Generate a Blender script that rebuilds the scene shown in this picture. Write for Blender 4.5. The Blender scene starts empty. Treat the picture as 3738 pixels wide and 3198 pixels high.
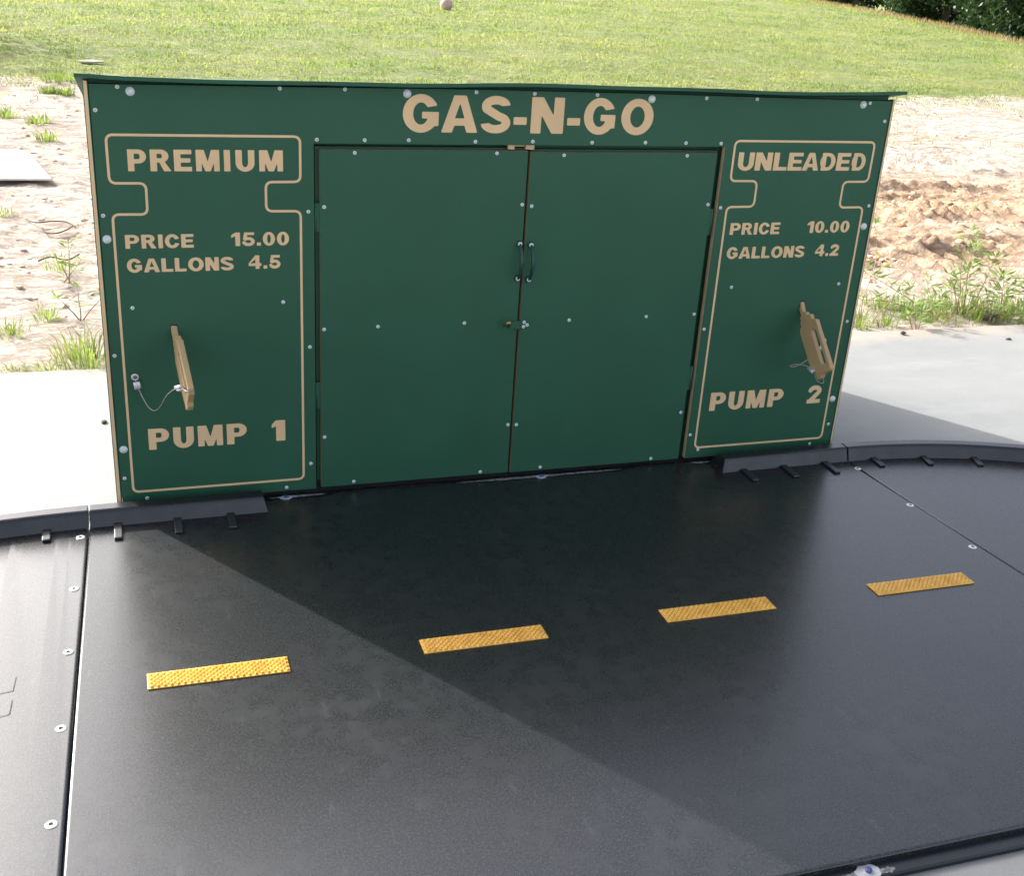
import bpy, bmesh, math, random
import numpy as np
from mathutils import Vector, Matrix
from mathutils.geometry import tessellate_polygon

S = bpy.context.scene
COL = S.collection
PI = math.pi
R = math.radians

# ------------------------------------------------------------------ camera
CAM_POS = Vector((0.08077, -3.2589, 1.6304))
PITCH, YAW, ROLL, F_PX = 0.40844, 0.33723, 0.06595, 4236.72
cd = bpy.data.cameras.new('camera')
cam = bpy.data.objects.new('camera', cd)
COL.objects.link(cam)
fw = Vector((math.sin(YAW) * math.cos(PITCH), math.cos(YAW) * math.cos(PITCH), -math.sin(PITCH)))
rt = Vector((math.cos(YAW), -math.sin(YAW), 0))
up = rt.cross(fw)
r2 = math.cos(ROLL) * rt + math.sin(ROLL) * up
u2 = -math.sin(ROLL) * rt + math.cos(ROLL) * up
M3 = Matrix((r2, u2, -fw)).transposed()
cam.matrix_world = Matrix.Translation(CAM_POS) @ M3.to_4x4()
cd.sensor_fit = 'HORIZONTAL'
cd.sensor_width = 36.0
cd.lens = F_PX / 3738 * 36.0
cd.clip_start = 0.05
cd.clip_end = 2000
S.camera = cam

# ------------------------------------------------------------------ light
SUN_EL, SUN_AZ = R(28.5), R(-34.4)          # azimuth measured from +Y, negative to the left
world = bpy.data.worlds.new("World")
S.world = world
world.use_nodes = True
wn = world.node_tree
sky = wn.nodes.new('ShaderNodeTexSky')
sky.sky_type = 'NISHITA'
sky.sun_disc = False
sky.sun_elevation = SUN_EL
sky.sun_rotation = SUN_AZ
sky.air_density = 0.65
sky.dust_density = 4.5
sky.ozone_density = 1.0
hz = wn.nodes.new('ShaderNodeHueSaturation')      # summer haze: the sky is whiter than clear air
hz.inputs['Saturation'].default_value = 0.55
wn.links.new(sky.outputs[0], hz.inputs['Color'])
wn.links.new(hz.outputs[0], wn.nodes['Background'].inputs[0])
wn.nodes['Background'].inputs[1].default_value = 0.15

sl = bpy.data.lights.new('sun', 'SUN')
sl.energy = 2.7
sl.angle = R(0.5)
sl.color = (1.0, 1.0, 0.99)
sun = bpy.data.objects.new('sun', sl)
COL.objects.link(sun)
sdir = Vector((math.sin(SUN_AZ) * math.cos(SUN_EL), math.cos(SUN_AZ) * math.cos(SUN_EL), math.sin(SUN_EL)))
sun.rotation_euler = sdir.to_track_quat('Z', 'Y').to_euler()

S.view_settings.view_transform = 'Standard'
S.view_settings.look = 'None'
S.view_settings.gamma = 1.0
S.view_settings.exposure = 1.5


# ------------------------------------------------------------------ materials
def new_mat(name):
    m = bpy.data.materials.new(name)
    m.use_nodes = True
    return m, m.node_tree, m.node_tree.nodes['Principled BSDF']


def nd(nt, kind, **kw):
    n = nt.nodes.new(kind)
    for k, v in kw.items():
        if k.startswith('i_'):
            key = k[2:]
            key = int(key) if key.isdigit() else key.replace('_', ' ')
            n.inputs[key].default_value = v
        else:
            setattr(n, k, v)
    return n


def coords(nt):
    return nt.nodes.new('ShaderNodeTexCoord').outputs['Object']


def noise(nt, scale, detail=3.0, rough=0.55, vec=None, stretch=None):
    n = nd(nt, 'ShaderNodeTexNoise', i_Scale=scale, i_Detail=detail, i_Roughness=rough)
    v = vec if vec is not None else coords(nt)
    if stretch:
        mp = nd(nt, 'ShaderNodeMapping', i_Scale=stretch)
        nt.links.new(v, mp.inputs[0])
        v = mp.outputs[0]
    nt.links.new(v, n.inputs['Vector'])
    return n.outputs['Fac']


def ramp(nt, fac, stops):
    n = nt.nodes.new('ShaderNodeValToRGB')
    el = n.color_ramp.elements
    while len(el) > 1:
        el.remove(el[-1])
    for i, (p, c) in enumerate(stops):
        e = el[0] if i == 0 else el.new(p)
        e.position = p
        e.color = (*c, 1) if len(c) == 3 else c
    nt.links.new(fac, n.inputs[0])
    return n.outputs[0]


def mixc(nt, fac, a, b, mode='MIX'):
    n = nd(nt, 'ShaderNodeMix', data_type='RGBA', blend_type=mode)
    for sock, v in ((n.inputs[0], fac), (n.inputs[6], a), (n.inputs[7], b)):
        if isinstance(v, (int, float)):
            sock.default_value = v
        elif isinstance(v, tuple):
            sock.default_value = (*v, 1)
        else:
            nt.links.new(v, sock)
    return n.outputs[2]


def mth(nt, op, a, b=None, clamp=False):
    n = nd(nt, 'ShaderNodeMath', operation=op, use_clamp=clamp)
    for i, v in enumerate((a, b)):
        if v is None:
            continue
        if isinstance(v, (int, float)):
            n.inputs[i].default_value = v
        else:
            nt.links.new(v, n.inputs[i])
    return n.outputs[0]


def bump(nt, bsdf, h, strength, dist):
    b = nd(nt, 'ShaderNodeBump', i_Strength=strength, i_Distance=dist)
    nt.links.new(h, b.inputs['Height'])
    nt.links.new(b.outputs[0], bsdf.inputs['Normal'])


def plastic(name, col, rough=0.45, var=0.12, grain=900, bs=0.12, spec=0.5):
    m, nt, b = new_mat(name)
    v = noise(nt, 5, 4)
    lo = tuple(c * (1 - var) for c in col)
    hi = tuple(min(1, c * (1 + var)) for c in col)
    nt.links.new(ramp(nt, v, [(0.3, lo), (0.7, hi)]), b.inputs['Base Color'])
    r = noise(nt, 14, 5)
    rr = nd(nt, 'ShaderNodeMapRange', i_From_Min=0.3, i_From_Max=0.7, i_To_Min=rough - 0.05, i_To_Max=rough + 0.07)
    nt.links.new(r, rr.inputs[0])
    nt.links.new(rr.outputs[0], b.inputs['Roughness'])
    b.inputs['Specular IOR Level'].default_value = spec
    bump(nt, b, noise(nt, grain, 2), bs, 0.0004)
    return m




def green_material():
    m, nt, b = new_mat('green_board')
    co = coords(nt)
    col = ramp(nt, noise(nt, 3.5, 5, 0.6, co), [(0.3, (0.0245, 0.103, 0.056)), (0.7, (0.029, 0.119, 0.064))])
    sc = noise(nt, 16, 6, 0.72, co, (1.0, 1.0, 0.16))
    sm_ = ramp(nt, sc, [(0.62, (0, 0, 0)), (0.72, (1, 1, 1))])
    pt = ramp(nt, noise(nt, 2.2, 4, 0.6, co), [(0.46, (0, 0, 0)), (0.62, (1, 1, 1))])
    col = mixc(nt, mth(nt, 'MULTIPLY', mth(nt, 'MULTIPLY', sm_, pt), 0.22), col, (0.085, 0.15, 0.115))
    hz = noise(nt, 55, 5, 0.75, co)
    col = mixc(nt, mth(nt, 'MULTIPLY', ramp(nt, hz, [(0.55, (0, 0, 0)), (0.75, (1, 1, 1))]), 0.10), col, (0.11, 0.16, 0.13))
    nt.links.new(col, b.inputs['Base Color'])
    rr = nd(nt, 'ShaderNodeMapRange', i_From_Min=0.3, i_From_Max=0.7, i_To_Min=0.46, i_To_Max=0.62)
    b.inputs['Specular IOR Level'].default_value = 0.36
    nt.links.new(noise(nt, 7, 6, 0.65, co), rr.inputs[0])
    nt.links.new(rr.outputs[0], b.inputs['Roughness'])
    bump(nt, b, noise(nt, 700, 2, 0.5, co), 0.15, 0.0004)
    return m


GREEN = green_material()
GREEN_PAINT = plastic('green_paint', (0.012, 0.06, 0.042), 0.28, 0.05, bs=0.03)
TAN = plastic('tan_core', (0.86, 0.595, 0.325), 0.6, 0.06, spec=0.25)
TAN_EDGE = plastic('tan_sawn_edge', (0.60, 0.425, 0.245), 0.62, 0.10, grain=500, bs=0.25)
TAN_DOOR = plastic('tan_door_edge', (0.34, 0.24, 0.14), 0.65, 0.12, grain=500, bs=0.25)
NOZ = plastic('tan_board', (0.50, 0.345, 0.17), 0.5, 0.06)
DARK = plastic('dark_gap', (0.01, 0.01, 0.011), 0.7)
KERB = plastic('black_kerb_plastic', (0.012, 0.013, 0.016), 0.27, 0.10, grain=700, bs=0.06, spec=0.62)


def metal(name, col, rough, metallic=1.0):
    m, nt, b = new_mat(name)
    nt.links.new(ramp(nt, noise(nt, 120, 3), [(0.3, tuple(c * .8 for c in col)), (0.7, col)]), b.inputs['Base Color'])
    b.inputs['Roughness'].default_value = rough
    b.inputs['Metallic'].default_value = metallic
    return m


ZINC = metal('zinc_screw', (0.86, 0.90, 0.87), 0.42, 0.0)
RECESS = metal('screw_recess', (0.48, 0.52, 0.51), 0.5, 0.2)
STEEL = metal('steel', (0.86, 0.85, 0.82), 0.30, 0.55)
ALU = metal('aluminium_ferrule', (0.85, 0.86, 0.88), 0.35, 0.7)
CABLE = metal('wire_cable', (0.42, 0.40, 0.36), 0.4, 0.8)
BRASS = metal('worn_brass', (0.50, 0.36, 0.20), 0.35)
BLUE = plastic('blue_bolt', (0.05, 0.07, 0.21), 0.5)
CHALK = plastic('chalky_dust', (0.46, 0.46, 0.48), 0.9, 0.2, grain=200, bs=0.4)


TABM = plastic('foot_tab_plastic', (0.020, 0.021, 0.023), 0.40, 0.15, grain=300, spec=0.8)  # foot tabs: a little paler and rougher than the kerb plastic


def road_material():
    m, nt, b = new_mat('black_road_sheet')
    co = coords(nt)
    big = noise(nt, 2.3, 5, 0.6, co)
    mid = noise(nt, 17, 5, 0.65, co)
    fine = noise(nt, 205, 4, 0.72, co)
    base = ramp(nt, fine, [(0.30, (0.0020, 0.0022, 0.0026)), (0.50, (0.0080, 0.0084, 0.0090)), (0.72, (0.044, 0.045, 0.0475))])
    dust_f = mth(nt, 'MULTIPLY', ramp(nt, big, [(0.42, (0, 0, 0)), (0.72, (1, 1, 1))]), ramp(nt, mid, [(0.40, (0, 0, 0)), (0.75, (1, 1, 1))]))
    col = mixc(nt, mth(nt, 'MULTIPLY', dust_f, 0.42), base, (0.060, 0.061, 0.064))
    # pale scuffs dragged along the sheet
    sc = noise(nt, 9, 6, 0.7, co, (5.0, 0.75, 1.0))
    scm = mth(nt, 'MULTIPLY', ramp(nt, sc, [(0.59, (0, 0, 0)), (0.70, (1, 1, 1))]), ramp(nt, mid, [(0.45, (0, 0, 0)), (0.6, (1, 1, 1))]))
    col = mixc(nt, mth(nt, 'MULTIPLY', scm, 0.32), col, (0.105, 0.107, 0.112))
    # specks of grit
    vo = nd(nt, 'ShaderNodeTexVoronoi', i_Scale=38.0)
    nt.links.new(co, vo.inputs['Vector'])
    speck = mth(nt, 'LESS_THAN', vo.outputs['Distance'], 0.030)
    col = mixc(nt, mth(nt, 'MULTIPLY', speck, 0.6), col, (0.30, 0.28, 0.26))
    nt.links.new(col, b.inputs['Base Color'])
    rr = nd(nt, 'ShaderNodeMapRange', i_From_Min=0.1, i_From_Max=0.9, i_To_Min=0.235, i_To_Max=0.310)
    nt.links.new(mth(nt, 'ADD', mth(nt, 'MULTIPLY', fine, .75), mth(nt, 'MULTIPLY', mid, .25)), rr.inputs[0])
    rg = mth(nt, 'ADD', rr.outputs[0], mth(nt, 'MULTIPLY', dust_f, 0.05))
    nt.links.new(rg, b.inputs['Roughness'])
    b.inputs['Specular IOR Level'].default_value = 0.85
    b.inputs['Coat Weight'].default_value = 0.25      # the moulded grain scatters light in a second, broad lobe
    b.inputs['Coat Roughness'].default_value = 0.56
    b.inputs['Specular Tint'].default_value = (0.97, 0.985, 1.0, 1)
    bump(nt, b, fine, 0.10, 0.0010)
    return m


ROAD = road_material()


def yellow_material():
    m, nt, b = new_mat('yellow_raised_tape')
    nt.links.new(ramp(nt, noise(nt, 30, 4), [(0.3, (0.66, 0.36, 0.055)), (0.55, (0.82, 0.465, 0.085)), (0.75, (0.84, 0.50, 0.12))]), b.inputs['Base Color'])
    b.inputs['Roughness'].default_value = 0.36
    bump(nt, b, noise(nt, 500, 2), 0.1, 0.0005)
    return m


YELLOW = yellow_material()


def concrete_material():
    m, nt, b = new_mat('concrete')
    co = coords(nt)
    a = ramp(nt, noise(nt, 1.3, 6, 0.6, co), [(0.3, (0.215, 0.215, 0.206)), (0.7, (0.285, 0.285, 0.271))])
    st = noise(nt, 3.5, 6, 0.7, co, (0.6, 2.2, 1))
    a = mixc(nt, ramp(nt, st, [(0.5, (0, 0, 0)), (0.72, (0.55, 0.55, 0.55))]), a, (0.34, 0.34, 0.327))
    dk = noise(nt, 2.1, 6, 0.7, co)
    a = mixc(nt, ramp(nt, dk, [(0.56, (0, 0, 0)), (0.75, (0.45, 0.45, 0.45))]), a, (0.155, 0.155, 0.148))
    g = noise(nt, 260, 3, 0.7, co)
    a = mixc(nt, 0.25, a, ramp(nt, g, [(0.3, (0.17, 0.17, 0.163)), (0.7, (0.42, 0.42, 0.405))]))
    # soil washed and blown on to the slab along its outer edge
    sx = nd(nt, 'ShaderNodeSeparateXYZ')
    nt.links.new(co, sx.inputs[0])
    near = nd(nt, 'ShaderNodeMapRange', i_From_Min=0.95, i_From_Max=1.32, i_To_Min=0.0, i_To_Max=0.55)
    nt.links.new(sx.outputs['Y'], near.inputs[0])
    soil = ramp(nt, mth(nt, 'ADD', near.outputs[0], mth(nt, 'MULTIPLY', noise(nt, 6.0, 6, 0.7, co), 0.62)), [(0.55, (0, 0, 0)), (0.80, (0.75, 0.75, 0.75))])
    a = mixc(nt, soil, a, (0.40, 0.335, 0.26))
    vo = nd(nt, 'ShaderNodeTexVoronoi', i_Scale=22.0)
    nt.links.new(co, vo.inputs['Vector'])
    a = mixc(nt, mth(nt, 'MULTIPLY', mth(nt, 'LESS_THAN', vo.outputs['Distance'], 0.055), 0.6), a, (0.12, 0.11, 0.10))
    nt.links.new(a, b.inputs['Base Color'])
    b.inputs['Roughness'].default_value = 0.62
    b.inputs['Specular IOR Level'].default_value = 0.5
    bump(nt, b, mth(nt, 'ADD', mth(nt, 'MULTIPLY', g, 0.4), noise(nt, 40, 5, 0.6, co)), 0.25, 0.002)
    return m


CONCRETE = concrete_material()


def ground_material():
    m, nt, b = new_mat('sand_and_turf')
    co = coords(nt)
    n1 = noise(nt, 0.8, 6, 0.6, co)
    n2 = noise(nt, 11, 6, 0.7, co)
    n3 = noise(nt, 90, 4, 0.7, co)
    sand = ramp(nt, n1, [(0.30, (0.66, 0.52, 0.40)), (0.52, (0.76, 0.64, 0.53)), (0.72, (0.82, 0.73, 0.64))])
    sand = mixc(nt, ramp(nt, n2, [(0.5, (0, 0, 0)), (0.74, (0.5, 0.5, 0.5))]), sand, (0.52, 0.36, 0.24))
    sand = mixc(nt, 0.35, sand, ramp(nt, n3, [(0.3, (0.38, 0.28, 0.20)), (0.7, (0.86, 0.76, 0.66))]))
    n4 = noise(nt, 34, 7, 0.78, co)
    crust = noise(nt, 5.5, 7, 0.72, co, (0.75, 1.5, 1.0))
    cm = ramp(nt, crust, [(0.49, (0, 0, 0)), (0.535, (1, 1, 1)), (0.58, (0, 0, 0))])
    sand = mixc(nt, mth(nt, 'MULTIPLY', cm, 0.38), sand, (0.34, 0.225, 0.15))
    sand = mixc(nt, ramp(nt, n4, [(0.56, (0, 0, 0)), (0.68, (.75, .75, .75))]), sand, (0.42, 0.295, 0.20))
    # orange freshly dug soil: vertex attribute painted where the digger worked
    at = nd(nt, 'ShaderNodeAttribute', attribute_name='dug')
    dug = ramp(nt, n2, [(0.3, (0.48, 0.255, 0.12)), (0.5, (0.68, 0.42, 0.23)), (0.7, (0.78, 0.56, 0.37))])
    sand = mixc(nt, mth(nt, 'MULTIPLY', at.outputs['Fac'], 0.75), sand, dug)
    turf = ramp(nt, noise(nt, 2.0, 6, 0.65, co), [(0.3, (0.22, 0.27, 0.09)), (0.55, (0.29, 0.32, 0.125)), (0.75, (0.38, 0.36, 0.18))])
    tu = nd(nt, 'ShaderNodeAttribute', attribute_name='turf')
    edge = mth(nt, 'ADD', tu.outputs['Fac'], mth(nt, 'MULTIPLY', mth(nt, 'SUBTRACT', n2, 0.5), 0.9))
    msk = ramp(nt, edge, [(0.42, (0, 0, 0)), (0.58, (1, 1, 1))])
    nt.links.new(mixc(nt, msk, sand, turf), b.inputs['Base Color'])
    b.inputs['Roughness'].default_value = 0.95
    b.inputs['Specular IOR Level'].default_value = 0.2
    bump(nt, b, mth(nt, 'ADD', mth(nt, 'ADD', n2, mth(nt, 'MULTIPLY', n4, 0.6)), mth(nt, 'SUBTRACT', mth(nt, 'MULTIPLY', n3, 0.3), mth(nt, 'MULTIPLY', cm, 0.35))), 1.0, 0.040)
    return m


GROUND = ground_material()


def leaf_material(name, lo, hi, scale, trans=0.45, rough=0.45, patch=None):
    m, nt, b = new_mat(name)
    co = coords(nt)
    col = ramp(nt, noise(nt, scale, 4, 0.65, co), [(0.3, lo), (0.7, hi)])
    if name == 'grass_blades':
        g2 = noise(nt, 0.22, 4, 0.6, co, (1.0, 2.2, 1.0))
        col = mixc(nt, ramp(nt, g2, [(0.44, (0, 0, 0)), (0.62, (0.8, 0.8, 0.8))]), col, (0.165, 0.265, 0.085))
    if patch:
        pf, pc = patch
        col = mixc(nt, ramp(nt, noise(nt, pf, 5, 0.6, co), [(0.45, (0, 0, 0)), (0.68, (0.85, 0.85, 0.85))]), col, pc)
    nt.links.new(col, b.inputs['Base Color'])
    b.inputs['Roughness'].default_value = rough
    b.inputs['Specular IOR Level'].default_value = 0.25
    tr = nt.nodes.new('ShaderNodeBsdfTranslucent')
    tc = mixc(nt, 1.0, col, (1.15, 1.25, 0.6), 'MULTIPLY')
    nt.links.new(tc, tr.inputs[0])
    mx = nt.nodes.new('ShaderNodeMixShader')
    mx.inputs[0].default_value = trans
    nt.links.new(b.outputs[0], mx.inputs[1])
    nt.links.new(tr.outputs[0], mx.inputs[2])
    nt.links.new(mx.outputs[0], nt.nodes['Material Output'].inputs[0])
    return m


GRASS = leaf_material('grass_blades', (0.235, 0.275, 0.125), (0.315, 0.340, 0.180), 1.1, 0.5, 0.7, (0.45, (0.43, 0.41, 0.21)))
SEED = leaf_material('seed_grass', (0.26, 0.175, 0.11), (0.38, 0.29, 0.18), 3, 0.4, 0.6)
WEED = leaf_material('weed_leaves', (0.15, 0.25, 0.065), (0.27, 0.37, 0.13), 14, 0.5, 0.45)
TUFT = leaf_material('tuft_blades', (0.15, 0.22, 0.06), (0.29, 0.34, 0.14), 20, 0.5, 0.5)
CROWN = leaf_material('tree_leaves', (0.018, 0.042, 0.017), (0.042, 0.075, 0.027), 1.8, 0.35, 0.45)
STEM = plastic('weed_stem', (0.34, 0.21, 0.13), 0.7, 0.25)
BARK = plastic('bark', (0.11, 0.085, 0.06), 0.9, 0.35, grain=40, bs=0.6)
PLY = plastic('bleached_board', (0.66, 0.61, 0.53), 0.8, 0.08, grain=120, bs=0.3)
STONE = plastic('pale_stone', (0.42, 0.37, 0.31), 0.9, 0.15, grain=60, bs=0.5)
BALLM = plastic('faded_ball', (0.56, 0.38, 0.32), 0.6, 0.15)
TWIG = plastic('dead_twig', (0.10, 0.075, 0.055), 0.9, 0.3)
SANDC = plastic('pale_sand_crumb', (0.62, 0.48, 0.36), 0.95, 0.3, grain=70, bs=0.7)
CLOD = plastic('dug_clod', (0.66, 0.44, 0.27), 0.95, 0.25, grain=70, bs=0.7)


# ------------------------------------------------------------------ builders
class MB:
    """collects geometry, then links it as one mesh object"""

    def __init__(self):
        self.v, self.f, self.m, self.s = [], [], [], []

    def face(self, idx, mi=0, smooth=False):
        self.f.append(idx)
        self.m.append(mi)
        self.s.append(smooth)

    def box(self, x0, x1, y0, y1, z0, z1, mi=0, mis=None):
        b = len(self.v)
        self.v += [(x, y, z) for z in (z0, z1) for y in (y0, y1) for x in (x0, x1)]
        q = [(0, 2, 3, 1), (4, 5, 7, 6), (0, 1, 5, 4), (2, 6, 7, 3), (0, 4, 6, 2), (1, 3, 7, 5)]  # -z +z -y +y -x +x
        for k, t in enumerate(q):
            self.face([b + i for i in t], mis[k] if mis else mi)

    def rbox(self, x0, x1, y0, y1, z0, z1, r, mi=0):
        """box with chamfered edges"""
        bm = bmesh.new()
        bmesh.ops.create_cube(bm, size=1)
        for v in bm.verts:
            v.co = Vector(((x0 + x1) / 2 + v.co.x * (x1 - x0), (y0 + y1) / 2 + v.co.y * (y1 - y0), (z0 + z1) / 2 + v.co.z * (z1 - z0)))
        bmesh.ops.bevel(bm, geom=bm.edges[:], offset=r, segments=2, affect='EDGES', profile=0.5)
        self.add_bm(bm, mi, False)

    def add_bm(self, bm, mi=0, smooth=True):
        b = len(self.v)
        bm.verts.index_update()
        self.v += [tuple(v.co) for v in bm.verts]
        for f in bm.faces:
            self.face([b + v.index for v in f.verts], mi, smooth)
        bm.free()

    def tube(self, pts, rad, n=8, mi=0, caps=True):
        pts = [Vector(p) for p in pts]
        rads = rad if isinstance(rad, (list, tuple)) else [rad] * len(pts)
        ref = Vector((0.31, 0.77, 0.55))
        base = len(self.v)
        for i, p in enumerate(pts):
            t = (pts[min(i + 1, len(pts) - 1)] - pts[max(i - 1, 0)]).normalized()
            a = t.cross(ref)
            if a.length < 1e-4:
                a = t.cross(Vector((1, 0, 0)))
            a.normalize()
            c = t.cross(a)
            for k in range(n):
                w = 2 * PI * k / n
                self.v.append(tuple(p + (a * math.cos(w) + c * math.sin(w)) * rads[i]))
        for i in range(len(pts) - 1):
            for k in range(n):
                k2 = (k + 1) % n
                self.face([base + i * n + k, base + i * n + k2, base + (i + 1) * n + k2, base + (i + 1) * n + k], mi, True)
        if caps:
            self.face([base + k for k in range(n)][::-1], mi)
            self.face([base + (len(pts) - 1) * n + k for k in range(n)], mi)

    def lathe(self, prof, n=20, mi=0, T=None, mis=None):
        """profile of (radius, height); axis is local Z mapped through T"""
        base = len(self.v)
        T = T or (lambda p: p)
        for r, h in prof:
            for k in range(n):
                w = 2 * PI * k / n
                self.v.append(tuple(T((r * math.cos(w), r * math.sin(w), h))))
        for i in range(len(prof) - 1):
            for k in range(n):
                k2 = (k + 1) % n
                self.face([base + i * n + k, base + i * n + k2, base + (i + 1) * n + k2, base + (i + 1) * n + k], mis[i] if mis else mi, True)

    def build(self, name, mats, parent=None):
        me = bpy.data.meshes.new(name)
        me.from_pydata(self.v, [], self.f)
        if not isinstance(mats, (list, tuple)):
            mats = [mats]
        for m in mats:
            me.materials.append(m)
        if len(mats) > 1:
            me.polygons.foreach_set('material_index', self.m)
        me.polygons.foreach_set('use_smooth', self.s)
        me.update()
        o = bpy.data.objects.new(name, me)
        COL.objects.link(o)
        if parent:
            o.parent = parent
        return o


def tag(o, label, cat, group=None, kind=None):
    if label:
        o['label'] = label
    if cat:
        o['category'] = cat
    if group:
        o['group'] = group
    if kind:
        o['kind'] = kind
    return o


def empty(name, loc, label, cat, group=None, rz=0.0):
    o = bpy.data.objects.new(name, None)
    COL.objects.link(o)
    o.location = loc
    o.rotation_euler = (0, 0, rz)
    o.empty_display_size = 0.1
    return tag(o, label, cat, group)


def inset(poly, d):
    n = len(poly)
    out = []
    for i in range(n):
        p0, p1, p2 = (np.array(poly[(i + k) % n], float) for k in (-1, 0, 1))
        e1 = (p1 - p0) / max(1e-9, np.linalg.norm(p1 - p0))
        e2 = (p2 - p1) / max(1e-9, np.linalg.norm(p2 - p1))
        n1, n2 = np.array((-e1[1], e1[0])), np.array((-e2[1], e2[0]))
        b = n1 + n2
        b /= max(0.3, 1 + n1 @ n2)
        out.append(tuple(p1 + b * d))
    return out


def round_prism(mb, poly, z0, z1, r, seg=3, mi=0, T=None):
    """CCW polygon extruded from z0 to z1 with a rounded top edge of radius r"""
    T = T or (lambda p: p)
    rings = [(poly, z0)]
    for k in range(seg + 1):
        a = PI / 2 * k / seg
        rings.append((inset(poly, r * (1 - math.cos(a))), z1 - r + r * math.sin(a)))
    n = len(poly)
    base = len(mb.v)
    for pl, z in rings:
        mb.v += [tuple(T((x, y, z))) for x, y in pl]
    for i in range(len(rings) - 1):
        for k in range(n):
            k2 = (k + 1) % n
            mb.face([base + i * n + k, base + i * n + k2, base + (i + 1) * n + k2, base + (i + 1) * n + k], mi, i > 0)
    top = rings[-1][0]
    for t in tessellate_polygon([[Vector((x, y, 0)) for x, y in top]]):
        a, b_, c = (np.array(top[i]) for i in t)
        if np.cross(b_ - a, c - a) < 0:
            t = t[::-1]
        mb.face([base + (len(rings) - 1) * n + i for i in t], mi)
        mb.face([base + i for i in t[::-1]], mi)


def copy_obj(src, parent=None, name=None):
    c = src.copy()
    COL.objects.link(c)
    c.parent = parent
    return c


# ------------------------------------------------------------------ noise for terrain
def vnoise(x, y, seed):
    rs = np.random.RandomState(seed)
    tab = rs.rand(256, 256)
    xi, yi = np.floor(x).astype(int), np.floor(y).astype(int)
    xf, yf = x - xi, y - yi
    u, v = xf * xf * (3 - 2 * xf), yf * yf * (3 - 2 * yf)
    g = lambda a, b: tab[a % 256, b % 256]
    return (g(xi, yi) * (1 - u) + g(xi + 1, yi) * u) * (1 - v) + (g(xi, yi + 1) * (1 - u) + g(xi + 1, yi + 1) * u) * v - 0.5


def fbm(x, y, f, octv, seed, gain=0.5):
    s, a = 0, 1.0
    for i in range(octv):
        s = s + a * vnoise(x * f + 17.3 * i, y * f + 9.1 * i, seed + i)
        f *= 2.03
        a *= gain
    return s


def sstep(a, b, x):
    t = np.clip((x - a) / (b - a), 0, 1)
    return t * t * (3 - 2 * t)


def crest_side(x, y):
    return (x - 23.0) * 0.959 - (y - 23.5) * 0.284


def dug_mask(x, y):
    m = np.exp(-(((x - 5.9) / 1.9) ** 2 + ((y - 4.2) / 1.15) ** 2) ** 1.5)
    m = np.maximum(m, 0.9 * np.exp(-(((x - 4.9) / 1.5) ** 2 + ((y - 2.95) / 0.75) ** 2) ** 1.5))
    m = np.maximum(m, 0.8 * np.exp(-(((x - 7.6) / 1.6) ** 2 + ((y - 4.3) / 0.9) ** 2) ** 1.5))
    return m


def turf_mask(x, y):
    edge = 10.25 + 0.05 * np.clip(x - 9, 0, 50) * 3 + 0.5 * fbm(x, y, 0.45, 3, 5)
    t = sstep(-1.3, 1.1, y - edge)
    return np.where(np.abs(x) < 60, t, np.maximum(t, sstep(40, 90, np.abs(x))))


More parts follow.
